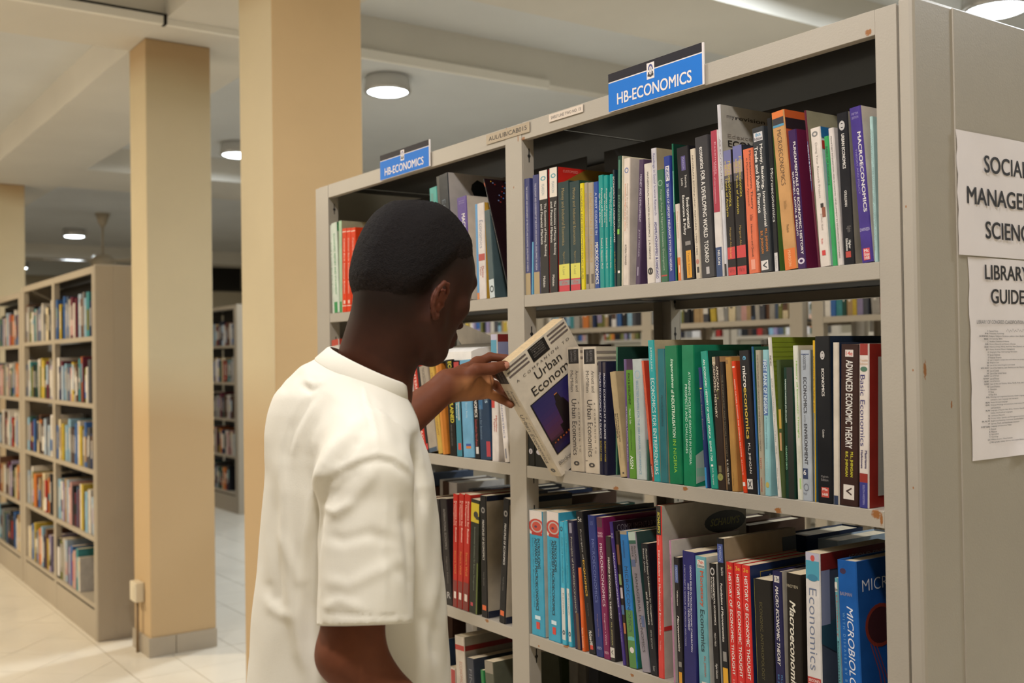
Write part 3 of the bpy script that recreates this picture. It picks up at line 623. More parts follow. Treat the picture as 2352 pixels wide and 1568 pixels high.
S1R = [
 (1202.8, 412, 1206, 1220, None, '#3d4170', None, nb(), 'navy book with tan foot, first beside the middle post'),
 (1222, 556, 1220.5, 1223.5, None, '#6fb0cf', None, [], 'thin short sky-blue booklet between two navy books'),
 (1219, 404.6, 1223.5, 1239.8, None, '#3d4170', None, nb(), 'navy book with tan foot, second from the middle post'),
 (1236.7, 394.5, 1242, 1262, None, BK, '#b3261f', mbf(), 'black money and banking book with white head, left of two'),
 (1261.2, 387.7, 1262.6, 1283.5, None, BK, '#b3261f', mbf()+[SP([(.42, 0), (1, 0), (1, .5), (.08, .5), (.08, .12)], '#7a5e22'), ST('CUSTOMISED', .08, .3, .02, .04, '#d98a80')], 'black money and banking book with red cover, right of two'),
 (1280.8, 420.5, 1284, 1309.9, None, '#21393a', None, mie(), 'dark green book with yellow and red foot, left of two'),
 (1307.7, 419, 1310.2, 1334.2, None, '#21393a', '#2c4a32', mie(), 'dark green book with yellow and red foot, right of two'),
 (1331.6, 422, 1334.6, 1343, None, '#d9c51f', None, [T('ECONOMICS AND DEVELOPMENT POLICY ISSUES', .05, .9, .25, .7, '#4f4b22')], 'thin bright yellow book'),
 (1342, 420.5, 1344.5, 1353, None, '#9c8f7c', None, [T('FUNDAMENTALS OF ECONOMICS', .1, .75, .25, .7, '#b98d31'), Rr(.86, .95, '#3a3533', .3, .9)], 'worn silver-grey book with gold lettering, left of two'),
 (1351, 420.5, 1353.5, 1365, None, '#a89b86', None, [T('FUNDAMENTALS OF ECONOMICS', .1, .75, .25, .7, '#b98d31'), Rr(.86, .95, '#5d524b', .4, .9)], 'worn silver-grey book with gold lettering, right of two'),
 (1362, 419, 1367, 1378, None, '#27488f', None, [T('A FIRST COURSE IN', .1, .5, .3, .7, '#c3cbe0'), T('MICROECONOMICS', .57, .96, .2, .85, TX, 'b')], 'blue microeconomics book left of the teal trio'),
 (1373.5, 404, 1378, 1389, None, '#1d8f88', None, teal(), 'teal principles book, left of the trio'),
 (1386.7, 404, 1389, 1399, None, '#1d8f88', None, teal(), 'teal principles book, middle of the trio'),
 (1399.6, 401, 1399.3, 1409.4, None, '#1f948c', None, teal(), 'teal principles book, right of the trio'),
 (1406, 391, 1410, 1416, None, '#1b2a33', None, [T('ECONOMICS FOR UNDERGRADUATES', .06, .62, .2, .8, TX), T('J.O. OLANIYI', .70, .88, .25, .75, '#a79b3b')], 'thin black undergraduates book beside the teal trio'),
 (1418, 360, 1416.2, 1426.5, None, '#14392f', None, [Rr(.03, .25, '#2b6f58', .3, .7), Rr(.56, .60, '#7bbf3f', .0, .6), T('ECONOMICS', .3, .55, .25, .7, '#6b9a83'), Rr(.88, .9, TX, .3, .8)], 'tall dark green narrow book left of the thick white one'),
 (1428, 359, 1427, 1429.5, None, '#d3c9b0', None, [], 'very thin cream booklet against the thick white book'),
 (1432, 366, 1430, 1444, None, '#dccdbf', '#c9bcae', [E(.095, .5, .022, .32, '#5a6aa0', .65), T('Planning through the decades', .2, .55, .5, .75, '#a58b77'), T('Economics of Nigeria and its reforms', .2, .57, .18, .42, '#d98048'), T('KORIN TANNER', .68, .84, .3, .6, '#5f5651'), ST('ORDER', .5, .9, .16, .28, '#c06a3a')], 'thick white book with orange lettering and round blue emblem'),
 (1467.5, 368.5, 1459, 1476, None, '#4d3a55', None, [T('MONEY AND DEVELOPMENT', .12, .50, .35, .75, '#b3a7bb', 'b'), T('JUST MERGER', .56, .78, .35, .7, '#a599ad'), Rr(.86, .93, '#a599ad', .4, .6)], 'dull purple development book right of the thick white one'),
 (1474, 379, 1482, 1503, None, '#d3c9bd', None, [T('MATHEMATICAL ANALYSIS IN ECONOMICS   J. A. FARAYO', .07, .80, .34, .60, '#4a4442', 'b'), E(.90, .5, .03, .35, '#2b2725', .55), Rr(.88, .915, '#2b2725', .4, .62)], 'white mathematical analysis book with black crest'),
 (1494.5, 342.4, 1505, 1518, None, '#c9c3c6', '#a29275', [T('Readings in Social Science Research', .04, .5, .25, .8, '#4a4a86'), T('ADAMU MOHAMMED & DANDAGO', .55, .97, .25, .75, '#3a3a7c', 'b')], 'tall pale lilac research book with tan cover'),
 (1508, 392, 1519, 1535, None, '#37664a', None, [E(.12, .45, .028, .34, '#7da088', .7), T("Foreign Policy & Nigeria's Economic Development", .18, .9, .32, .66, '#a6b8a2'), Rr(.94, .952, '#b23a36')], 'muted green foreign policy book with red line'),
 (1523.5, 361, 1535.8, 1550.5, None, '#2c3c86', None, [Rr(.08, .20, '#d9d2d0', .25, .85), T('NDIC', .09, .19, .32, .72, '#2c3c86', 'b'), T('20 YEARS OF DEPOSIT INSURANCE SYSTEM IN NIGERIA', .22, .92, .32, .66, '#cfd0e2', 'b')], 'blue book with white NDIC box near its head'),
 (1542, 331, 1551, 1555, None, '#21694e', '#13352a', [Rr(.2, .5, '#7fb6a0', .3, .8)], 'tall thin green book with dark green cover'),
 (1549, 470, 1556, 1567, None, '#d9cabb', None, [T('Project Economics', .1, .45, .3, .7, '#c98a6a'), Rr(.70, 1, '#d9702c'), Rr(.80, .9, '#e8cdb5', .4, .6)], 'short white book with orange foot'),
 (1553, 342, 1569.5, 1597, None, '#201e22', None, [Rr(.07, .18, '#4a3f7c', .36, .72), T('PEARSON', .08, .17, .45, .62, '#9a93b8'), T('Tietenberg', .215, .31, .55, .75, TX), T('Lewis', .235, .29, .28, .46, TX), T('Environmental', .39, .62, .60, .86, TX, 'b'), T('Economics & Policy', .365, .665, .22, .50, TX, 'b'), Rr(.715, .745, '#86807c', .35, .8), Rr(.785, .99, '#dd9a20', .36, .78), T('Tenth Edition', .8, .97, .5, .64, '#6e4c14')], 'black environmental economics book with amber block at its foot'),
 (1584, 344, 1598.5, 1610, None, '#cfc0aa', None, [T('NIGERIAN ECONOMIC REFORM, 1960-1985', .05, .82, .3, .65, '#5d4f46'), E(.87, .5, .02, .3, '#b87a6a'), Rr(.91, .955, '#3a3330', .35, .75)], 'cream book left of the mottled dark grey one'),
 (1594.7, 317.8, 1612, 1642.7, None, '#3d3b3d', None, [T('economics FOR A DEVELOPING WORLD  TODARO', .075, .895, .34, .64, TX, 'b'), Rr(.925, .975, '#b9b3b1', .38, .62)], 'mottled dark grey developing world economics book'),
 (1631, 302.5, 1645, 1662, None, '#d8cfc8', None, [Rr(0, .56, '#a4243f'), T('Principles of microeconomics', .22, .5, .22, .5, '#d9a4ae'), T('Essentials', .08, .3, .5, .7, '#d9a4ae'), Rr(.80, 1, '#243f6a'), T('NELSON', .82, .92, .36, .66, TX, 'b')], 'crimson, white and navy striped book'),
 (1645.8, 242, 1664, 1671.5, None, '#cbc7c9', '#aba59a', [T('A2 ECONOMICS', .2, .5, .3, .75, '#8c7f84', 'b'), Rr(.93, 1, BK), ST('my', .08, .18, .058, .082, '#625d59'), ST('revision', .19, .58, .055, .078, '#3b3735', 'b'), ST('notes', .60, .80, .058, .078, '#8f8880'), ST('Edexcel', .08, .42, .168, .192, '#8a8279'), ST('A2', .46, .56, .168, .192, '#7b4a48'), ST('ECONOMICS', .08, .80, .205, .245, '#2f2c2a', 'b')], 'tall grey-white revision notes book, cover facing right'),
 (1659.6, 348.5, 1672.4, 1693, None, '#242021', None, [Rr(0, .11, '#6a6a96'), Rr(.11, .20, '#a08a86'), Rr(.20, .26, '#4a444c'), T('Microeconomics', .09, .45, .50, .82, '#c6b23f'), T('and Its Tools of Analysis', .08, .53, .12, .42, '#c6b23f'), T('Margaret Akolo Lawal', .62, .87, .35, .60, '#a98b45'), Rr(.775, .87, '#c93a3c'), T('Akolo Lawal', .78, .86, .35, .6, '#e0a05a'), Rr(.935, 1, '#c93a3c'), H('Wm', .945, .98, .22, .75, '#7a1c22')], 'black book with yellow lettering and red foot, left of two'),
 (1681, 337.7, 1693.3, 1719, None, '#242021', '#33353f', [Rr(0, .12, '#66679a'), Rr(.12, .21, '#9a8684'), Rr(.21, .27, '#4a444c'), T('Macroeconomics', .09, .40, .60, .86, '#c6b23f'), T('and Its Tools of Analysis', .10, .53, .22, .48, '#c6b23f'), T('Margaret Akolo Lawal', .62, .87, .35, .60, '#a98b45'), Rr(.775, .87, '#c93a3c'), Rr(.935, 1, '#c93a3c'), H('Wm', .945, .98, .22, .75, '#7a1c22')], 'black book with yellow lettering and red foot, right of two'),
 (1705.5, 345, 1720, 1743.8, None, '#d9704e', None, [T('Microeconomic Theory', .02, .49, .54, .80, '#4b2620', 'b'), T('A Mathematical Approach', .07, .46, .26, .44, '#4b2620'), T('2nd Edition', .53, .58, .4, .7, '#6b3328'), T('Henderson and Quandt', .61, .87, .4, .6, '#4b2620'), Rr(.89, .97, '#e89a82', .3, .7)], 'orange microeconomic theory book'),
 (1726.3, 297, 1747, 1774, None, '#3b3d40', None, [Rr(.035, .095, '#cfcaca', .14, .9), H('8th', .04, .063, .3, .74, '#2a86ad', 'b'), H('Edition', .068, .09, .18, .86, '#35323a', 'b'), T('Money, Banking, International', .12, .69, .54, .84, TX, 'b'), T('Trade and Public Finance', .13, .59, .14, .42, TX, 'b'), T('M.L. JHINGAN', .705, .86, .55, .8, '#c9782c', 'b'), T('B.K. JHINGAN', .715, .87, .16, .42, '#c9782c', 'b'), Rr(.92, .985, '#d8d0ca', .12, .72), T('V', .93, .975, .25, .6, '#3b3d40', 'b')], 'charcoal money and banking book, 8th edition label'),
 (1760.6, 273.5, 1779, 1796, None, '#1e1e21', '#55763a', [T('Microeconomics', .33, .68, .25, .8, '#cfcac5'), Rr(.88, 1, '#cdc8c5'), T('Third Edition', .9, .98, .3, .6, '#7b7674')], 'black microeconomics book with white foot behind the peach one'),
 (1765, 262.7, 1796.5, 1830.4, None, '#c3935f', '#b9553a', [Rr(0, .042, '#d9722c'), Rr(.042, .085, '#26222a'), Rr(.085, .10, '#4a8aa8'), T('MICROECONOMICS', .12, .47, .34, .66, '#3a2c26', 'n'), T('Ninth Edition', .57, .62, .38, .62, '#9a7444'), T('Pindyck', .72, .77, .38, .62, '#6f5434'), Rr(.87, 1, '#d9702c'), T('PEARSON', .88, .98, .38, .58, '#e5b48a'), SR(0, 1, 0, .05, '#c85c2c'), SR(0, 1, .05, .12, '#2a2026')], 'thick peach microeconomics book with orange foot'),
 (1809, 301.6, 1832.5, 1851.8, None, '#3f2552', '#6f2140', [T('FUNDAMENTALS OF ECONOMIC HISTORY', .09, .90, .55, .84, TX, 'b'), T('OLUKOJU, LAWAL & FALUYI', .30, .76, .14, .40, TX, 'b'), E(.945, .5, .022, .40, '#cfc3d0', .5), SR(0, 1, 0, 1, '#6d2040'), ST('E', .3, .75, .10, .17, '#b37a8c', 'b'), ST('H', .3, .75, .34, .42, '#b37a8c', 'b'), ST('S', .3, .75, .5, .58, '#b37a8c', 'b')], 'purple economic history book with maroon cover'),
 (1846, 255, 1879, 1881, None, '#5f2436', '#8f8a72', [Rr(.2, .52, '#2c5f93'), T('WELCH & WELCH', .22, .45, .25, .7, '#c9d2e2', 'b'), ST('E O', .2, .9, .13, .19, '#3a3a2c', 'b')], 'maroon and blue book with grey-green cover, set back'),
 (1857, 298, 1881, 1904, None, '#d9cdc2', '#c4cfd0', [E(.045, .45, .02, .30, '#7c7a78', .5), T('Doing Your Research Project', .11, .51, .34, .62, '#6a625e', 'n'), T('Judith Bell', .62, .74, .38, .6, '#a89a92'), Rr(.55, .58, '#2f2724', .5, .8), Rr(.58, .65, '#8a4f3a', .6, .95), T('Fifth edition', .80, .84, .3, .5, '#cf4a4a'), Rr(.885, .92, '#c93a3a', .3, .65), SR(0, .5, .0, .08, '#25679a'), SR(0, .2, .1, .16, '#c23b33')], 'white research project book with small red logo'),
 (1891.6, 314.8, 1912, 1923, None, '#3a9a5a', '#b7cbb0', [T('BASICS OF ECONOMICS', .08, .38, .3, .7, '#1f4a3a', 'b'), Rr(.2, .42, '#2c5b8c', 0, .25)], 'green basics of economics book with pale green cover'),
 (1901.4, 296.4, 1924, 1936.6, None, '#d0c6bf', None, [T('MONETARY INTEGRATION AND ECONOMIC DEVELOPMENT IN DEVELOPING ECONOMIES', .06, .95, .36, .62, '#5a5351')], 'narrow white book with tiny lettering beside the black one'),
 (1920.7, 262.7, 1938, 1964, None, '#1f1f24', '#a39a86', [E(.085, .45, .032, .26, '#b9b4b0', .55), Rr(.075, .095, '#b9b4b0', .3, .6), T('URBAN ECONOMICS', .14, .37, .36, .62, TX, 'b'), T("O'SULLIVAN", .515, .62, .38, .6, TX, 'b'), T('Eighth', .75, .79, .4, .8, '#77726f'), T('Higher\nEducation', .83, .91, .3, .75, TX, 'b'), Rr(.915, .955, '#b8433a', .25, .7)], 'black urban economics book with globe mark'),
 (1949.8, 250.5, 1979.5, 2006.5, None, '#4a3a83', '#cfc3b5', [H('FIFTH', .035, .05, .2, .75, '#9c90b8'), H('EDITION', .06, .075, .2, .75, '#9c90b8'), T('MACROECONOMICS', .165, .68, .55, .84, TX, 'b'), T('THEORY AND POLICY', .27, .56, .26, .40, '#a79dc4', 'n'), H('DWIVEDI', .78, .80, .1, .9, '#c7bfd8'), Rr(.91, .985, '#cf4a52', .22, .78), H('Mc', .915, .935, .3, .7, TX, 'b'), H('Graw', .938, .958, .28, .74, TX, 'b'), H('Hill', .961, .981, .3, .7, TX, 'b')], 'violet macroeconomics theory and policy book'),
 (1996.3, 269, 2008.5, 2027, None, '#a9c6c2', None, [T('INSTITUTIONS, INSTITUTIONAL CHANGE AND', .1, .85, .66, .84, '#2e4a52'), T('DEVELOPMENT: ANALYTICAL AND POLICY PERSPECTIVES', .09, .92, .30, .48, '#2e4a52')], 'pale aqua book last before the end post'),
]
row(LEV[0], S1R, SR1, G1, xmax=-.957, xmin=-1.8300)

SR2 = ', second shelf, right bay'; G2 = "books on the right bay's second shelf"
ub = lambda: [Rr(.018, .135, '#2c2928', .12, .92), T('BLACKWELL', .03, .12, .55, .75, '#8a8582'), T('COMPANIONS', .03, .12, .28, .45, '#8a8582'), T('Arnott and', .19, .36, .62, .86, '#6f6963'), T('McMillen', .19, .36, .22, .46, '#6f6963'), T('Urban Economics', .42, .87, .26, .64, '#4a4644', ''), T('A COMPANION TO', .44, .84, .76, .86, '#5f5a56', 'w'), E(.935, .5, .018, .22, '#3f3b39', .4)]
glance = lambda a: [Rr(0, .12, '#4a4348', .1, .9), T('MACRO ECONOMICS AT A GLANCE', .10, .68, .25, .75, '#cfcbd0', 'b'), T('SUNDAY AIGBE', .70, .88, .3, .7, '#c9b13a')]
S2R = [
 (1199, 792, 1205, 1229, None, '#1e1f1f', '#2c2c2c', [Rr(0, .12, '#c9c9c9', .1, .3), T('Real Estate', .18, .62, .14, .42, '#76a274'), T('Urban Economics', .10, .70, .55, .85, '#76a274'), E(.88, .42, .022, .26, '#cbc5cc'), T('a', .87, .895, .34, .5, '#1e1f1f')], 'black and green real estate book beside the middle post'),
 (1224, 793, 1229.5, 1258, None, '#1e1f1f', '#4a3a36', [T('Real Estate', .18, .62, .14, .42, '#76a274'), T('Urban Economics', .10, .70, .55, .85, '#76a274'), E(.88, .36, .022, .24, '#cbc5cc')], 'second black and green real estate book, behind the pulled-out book'),
 (1301.4, 798, 1311, 1340, None, '#cbbda8', '#d3c5b0', ub()+[SR(0, 1, .03, .05, '#8c7f74'), SR(0, 1, .08, .10, '#8c7f74')], 'cream urban economics companion standing, left of two'),
 (1337, 797.7, 1345, 1376, None, '#d6c8b4', '#cdbfa9', ub()+[SR(0, 1, .035, .055, '#8c7f74'), SR(0, 1, .08, .10, '#8c7f74'), SR(0, 1, .125, .145, '#8c7f74'), Rr(.90, .905, '#8c7f74', -.0, .2)], 'cream urban economics companion standing, right of two'),
 (1373, 830, 1377.7, 1386, None, '#23233a', None, glance(0), 'narrow navy book with yellow author line, left of two'),
 (1384, 832, 1386.5, 1399, None, '#23233a', None, glance(1), 'narrow navy book with yellow author line, right of two'),
 (1400.5, 797.7, 1399.5, 1404, None, '#4d8567', '#1f3f33', [Rr(0, 1, '#8a9a78', .85, 1), Rr(0, .9, '#3f775a', .1, .5)], 'tall worn green hardback behind the tan book', dict(set=.02, hard=True, kind='matte', d=.2)),
 (1377.7, 855, 1402, 1421, None, '#b59f78', '#b09a72', [T('INTRODUCING', .40, .67, .56, .76, '#2f2a26', 'b'), T('ECONOMICS', .40, .63, .18, .42, '#2f2a26', 'b'), Rr(.70, .82, '#9a8562', .4, .5), Rr(.955, .97, '#3a332c', .5, .8), ST('INTRO', .36, 1.3, .04, .15, '#1f1c1a', 'b'), ST('ECON', .36, 1.2, .18, .26, '#1f1c1a', 'b')], 'tan introducing economics book leaning left', dict(kind='matte', d=.12)),
 (1430, 825, 1438, 1445, None, '#6f5a80', '#7a3a55', [T('OLUKOJU, LAWAL & FALUYI', .40, .86, .5, .85, '#cfc7d2', 'b'), SR(0, 1, 0, 1, '#6d5068')], 'dull purple book behind the green one', dict(set=.002)),
 (1436.6, 850, 1445.5, 1461.5, None, '#5f8f35', None, [T('PEACE & DEVELOPMENT', .03, .32, .3, .62, '#20301c', 'b'), T('Hassan A. Saliu', .36, .50, .35, .6, '#e3e8d8'), T('University of Ilorin', .55, .74, .35, .6, '#2d4a1e'), T('ASSN', .79, .91, .25, .7, '#dfe6d2', 'b')], 'grass green peace and development book'),
 (1451.4, 825, 1462, 1484.5, None, '#b3bab6', None, [E(.13, .5, .035, .30, '#93b3c4', .8), T('SELECTED PAPERS FOR THE 2004 ANNUAL CONFERENCE', .18, .96, .34, .56, '#6f9ab2')], 'pale grey-blue conference papers book'),
 (1484, 1010, 1486, 1492, None, '#3f5f52', None, [], 'short dark green booklet beside the conference papers'),
 (1470, 829, 1494.5, 1501.5, None, '#d9664a', '#c23a26', [T('Economic Reform Policies and the Labour Market in Nigeria', .12, .82, .35, .62, '#5f2a22'), Rr(.86, 1, '#8c2c22', .3, .9), T('NISER', .88, .97, .4, .8, '#e3d3cf', 'b')], 'orange-red book leaning left'),
 (1487, 782, 1502, 1516.5, None, '#2e9c9c', '#b7a888', [T('JUSTINA JUNE I', .05, .22, .3, .62, '#cfe3dc'), T('ECONOMICS FOR ENTREPRENEURS', .27, .95, .26, .80, '#dfe8e0')], 'tall turquoise economics for entrepreneurs book'),
 (1509, 801.7, 1517.5, 1537.5, None, '#2f6d72', '#a8987a', [T('PRIVATE ENTERPRISE', .35, .58, .34, .6, '#1b3f48'), Rr(0, 1, '#8f8a6c', .93, 1)], 'worn blue-teal book with frayed edge', dict(kind='matte')),
 (1525.8, 795, 1538.4, 1567.5, None, '#137049', None, [T('Imperatives', .095, .31, .40, .66, '#cfe6cf', 'bi'), T('of INDUSTRIALISATION', .32, .665, .40, .64, '#d7ead2', 'b'), T('IN NIGERIA', .68, .92, .40, .64, '#8fc43a')], 'thick green industrialisation in Nigeria book'),
 (1563.9, 793, 1571, 1599.5, None, '#147a52', '#1f8463', [T('ATTAINING INCLUSIVE GROWTH IN NIGERIA:', .19, .85, .52, .70, '#cfe8da'), T('PROSPECTS AND CHALLENGES', .28, .77, .24, .42, '#cfe8da'), SP([(.0, .78), (.55, .60), (.55, .9), (0, .98)], '#a9bcae'), SR(0, .55, .87, .93, '#8fc0a6'), ST('ATTAINING GROWTH', .2, .9, .77, .80, '#9cc7b0')], 'thick green inclusive growth book with pale cover patch'),
 (1602.7, 844.6, 1619.5, 1628, None, '#263566', None, [T('Public Sector Economics', .2, .6, .3, .6, '#8f8a70'), Rr(.17, .18, GD), Rr(.83, 1, '#2c86bd', 0, .7)], 'slim navy book with bright blue foot'),
 (1608, 807.7, 1633, 1649, None, '#27917e', '#1d4034', [T('AN ECONOMIC HISTORY OF WEST AFRICA  SINCE 1750', .06, .80, .32, .60, '#dfeee6', 'b'), Rr(.825, .84, TX, .3, .6), T('G.O. Ogunremi', .85, .97, .3, .6, '#cfe3dc'), SP([(.45, .03), (.5, .045), (.55, .02), (.6, .045), (.66, .03), (.62, .07), (.42, .07)], '#7d8a7c')], 'teal economic history of West Africa book'),
 (1633.5, 820, 1649.4, 1670.5, None, '#342823', '#b08b63', [Rr(0, .06, '#a8987c', .1, .5), T('AFRICAN', .07, .25, .56, .82, '#cfc2ae', 'b'), T('ECONOMIC HISTORY', .04, .46, .18, .44, '#cfc2ae', 'b'), T('M', .25, .32, .5, .7, '#7c7a3a'), E(.905, .4, .028, .36, '#8a8a4a', .1), Rr(.82, .87, '#6e6446', .25, .6)], 'dark brown African economic history book'),
 (1652, 831.6, 1671, 1679.7, None, '#2a231f', None, [T('THE ECONOMIC AND SOCIAL HISTORY', .1, .74, .3, .7, '#6b5f4a'), T('R. K. Udo Eze Ph.D', .76, .95, .3, .7, '#cfc7b8', 'b')], 'narrow dark brown book beside the African history'),
 (1664.7, 821, 1681, 1702, None, '#ab7f44', None, [Rr(.02, .05, '#8a6433', .1, .5), T('J.O. Nwude', .86, .96, .3, .45, '#4f3a20')], 'ochre book with plain worn spine', dict(kind='matte')),
 (1676, 830, 1703.6, 1715.4, None, '#d1401f', '#c9411f', [Rr(.04, .052, '#e0cfc0'), T('NIGERIA CULTURE, ECONOMY AND EXTERNAL RELATIONS', .14, .73, .32, .62, '#e7c9b8', 'b'), T('A.A. LAWAL Ed.', .75, .87, .35, .6, '#e7c9b8'), Rr(.92, .95, '#e3d3c9', .2, .8)], 'bright red Nigeria culture book leaning left'),
 (1696.6, 806, 1716, 1739.5, None, '#211f22', None, [T('e', .04, .068, .36, .66, '#5aa0c2', 'b'), T('micro', .11, .26, .28, .62, TX, 'b'), T('economics', .26, .62, .28, .62, GD, 'b'), T('M.L. JHINGAN', .65, .86, .34, .6, TX), Rr(.90, .97, '#cfc9c2', .1, .62), T('X', .905, .965, .2, .5, '#211f22', 'b')], 'black microeconomics book with gold lettering'),
 (1725, 796.5, 1740, 1744.5, None, '#2d5a93', '#2a5a44', [Rr(.9, 1, '#8fb0c4'), Rr(0, .1, '#2f7050')], 'thin blue book with pale foot beside black microeconomics'),
 (1734, 804.5, 1745.2, 1757, None, '#a39a86', None, [T('THE STRUCTURE AND GROWTH OF THE NIGERIAN ECONOMY', .03, .7, .3, .62, '#70675a', 'b'), T('TOYO', .74, .82, .3, .6, '#b0604a', 'b'), T('HODDER', .88, .98, .3, .6, '#b0604a', 'b')], 'worn grey-tan book with two red words'),
 (1750, 803.5, 1758, 1778, None, '#8cb9bd', None, [Rr(.07, .45, '#4a6a9c', .05, .80), T('FIRST BANK OF NIGERIA', .07, .44, .12, .72, '#cfdde0', 'b'), T('A Century of Banking', .46, .68, .3, .62, '#6a94a2'), T('RASHEED', .74, .86, .3, .6, '#a3c6c6'), E(.925, .5, .02, .3, '#b9a85a')], 'pale blue First Bank of Nigeria history book'),
 (1758.8, 775.8, 1782, 1793.5, None, '#cfc9c0', '#808f2c', [T('NDIC', .115, .18, .3, .7, '#3a3735', 'b'), T('BANK LIQUIDATION IN NIGERIA (1994 - 2004)', .26, .73, .34, .62, '#5a5552'), T('Edited by Peter Umoh', .82, .95, .35, .6, '#6f6a66')]+[SR(0, 1, .03+.03*k, .0325+.03*k, '#697523') for k in range(14)], 'tall white NDIC book with olive brick-patterned cover'),
 (1782, 826.8, 1794.5, 1803.5, None, '#42502f', None, [Rr(.36, .50, '#b8923c'), Rr(.53, .66, '#b58b60', .2, .7)], 'olive-green book with orange block, beside the brick-patterned one'),
 (1799, 844, 1804, 1829, None, '#17362a', None, [Rr(0, 1, '#141c1a', .35, 1), T('UNDERSTANDING JOURNALISM', .09, .42, .12, .28, '#d7e3d8', 'b'), T('NDAEYO UKO', .6, .78, .12, .26, '#8fc0a0', 'b')], 'dark green journalism book with black edge'),
 (1820, 794, 1832, 1844.5, None, '#cfcdbf', '#c6c1ae', [T('History of Economic Thought', .10, .60, .50, .84, '#7bb53a', 'b'), T('H.L BHATIA', .65, .76, .5, .8, '#c6cbb4'), Rr(.86, .93, '#a7c77a', .55, .85)], 'off-white book with lime green lettering'),
 (1836.5, 804.5, 1845, 1867, None, '#a6acb3', '#6f7d86', [T('GOODSTEIN', .03, .13, .3, .58, '#4a4c56'), Rr(.025, .03, '#3f4f7a'), T('ECONOMICS', .18, .42, .28, .62, '#3c3c44', 'b'), T('and the', .43, .48, .3, .5, '#8a8c92'), T('ENVIRONMENT', .49, .76, .28, .62, '#3c3c44', 'b'), Rr(.785, .855, '#2c3a5c', 0, .6), H('6', .795, .83, .15, .42, TX, 'b'), E(.91, .4, .025, .26, '#6f7480', .8), H('WILEY', .945, .96, .1, .5, '#6f7480')], 'silver-blue economics and environment book, sixth edition box'),
 (1866, 782, 1869, 1875.7, None, '#d3a62c', '#3f6f8c', [T('ECONOMICS AND POLICY', .1, .5, .3, .7, '#5a3f1c'), Rr(.45, 1, '#4f7a9c', .3, 1)], 'thin yellow book beside the tall black one'),
 (1872.5, 772.6, 1877, 1911, None, '#1c1d20', '#1f2c40', [E(.115, .5, .026, .15, '#b9b4b0', .6), Rr(.105, .125, '#b9b4b0', .42, .58), T('ECONOMICS', .195, .36, .42, .6, TX, 'b'), T('Colander', .56, .61, .42, .55, TX), H('Eighth', .835, .85, .28, .75, '#8a8583'), H('Edition', .853, .868, .28, .75, '#8a8583'), Rr(.905, .965, '#b8473c', .28, .78), H('Mc', .91, .925, .35, .7, TX, 'b'), H('Hill', .94, .955, .35, .7, TX, 'b')], 'tall thick black economics book', dict(d=.19)),
 (1912.4, 787, 1914, 1927.5, None, '#cbc0b0', '#25344f', [Rr(.945, 1, '#25344f')], 'book turned with its cream page edges outward', dict(d=.185)),
 (1931.5, 791.7, 1928.5, 1972, None, '#3a2622', None, [Rr(.035, .078, '#d6c9c0', .25, .70), H('14e', .045, .07, .29, .66, '#c23a32', 'b'), T('ADVANCED ECONOMIC THEORY', .10, .645, .30, .68, TX, 'b'), T('M.L. JHINGAN', .665, .82, .56, .74, '#d3c93a', 'b'), T('B.K. JHINGAN', .665, .82, .28, .46, '#d3c93a', 'b'), Rr(.87, .96, '#d9cec4', .22, .82), SP([], '#fff') if 0 else T('V', .885, .935, .36, .68, '#3a2622', 'b')], 'dark brown advanced economic theory book, 14e label'),
 (1973, 790, 1973, 1995.5, None, '#d6cac0', '#902a22', [Rr(0, .07, '#902a22'), H('Twelfth', .095, .11, .1, .9, '#c9a07a'), H('Edition', .115, .13, .1, .9, '#c9a07a'), E(.155, .5, .016, .36, '#4a6f5a'), T('Basic Economics', .19, .625, .14, .60, '#34306c', ''), T('Mastrianna', .65, .76, .60, .85, '#3c3868', 'b'), T('Hailstones', .65, .76, .2, .42, '#3c3868', 'b'), Rr(.79, .845, '#902a22'), Rr(.845, 1, '#34347c'), T('SOUTH-WESTERN', .86, .98, .4, .6, '#a9a5c8'), SP([(.18, .08), (1, .08), (1, .93), (.18, .93)], '#a9a69c'), SP([(.5, .12), (.62, .12), (.62, .18), (.5, .18)], '#2b2a44'), SP([(.45, .55), (.8, .56), (.8, .75), (.55, .70)], '#8a5f3a')], 'red, white and navy basic economics book by the end post', dict(d=.12)),
]
row(LEV[1], S2R, SR2, G2, xmax=-.957, xmin=-1.8300)

SR3 = ', third shelf, right bay'; G3 = "books on the right bay's third shelf"
iam = lambda: [Rr(0, .19, '#d7cbc2'), E(.125, .56, .062, .60, '#b9372c'), E(.125, .56, .048, .44, '#b7aaa4'), E(.125, .56, .038, .34, '#bd4434'), E(.127, .5, .010, .10, '#4a2a44'), Rr(.175, .195, '#a3241f', .18, 1), T('INTRODUCING', .22, .46, .60, .78, '#14303f', 'b'), T('ADVANCED MACROECONOMICS', .22, .80, .38, .58, '#14303f', 'b'), T('Growth and Business Cycles', .22, .78, .2, .3, '#2f6f86'), Rr(.84, .87, '#cfe3ea', .3, .7), Rr(.89, .945, '#d0392c', .38, .64)]
hist = lambda: [H('3e', .02, .05, .25, .85, '#dda033', 'b'), T('HISTORY OF ECONOMIC THOUGHT', .075, .80, .34, .74, TX, 'b'), T('E.K. HUNT  M. LAUTZENHEISER', .83, .97, .35, .65, '#e7b0a8')]
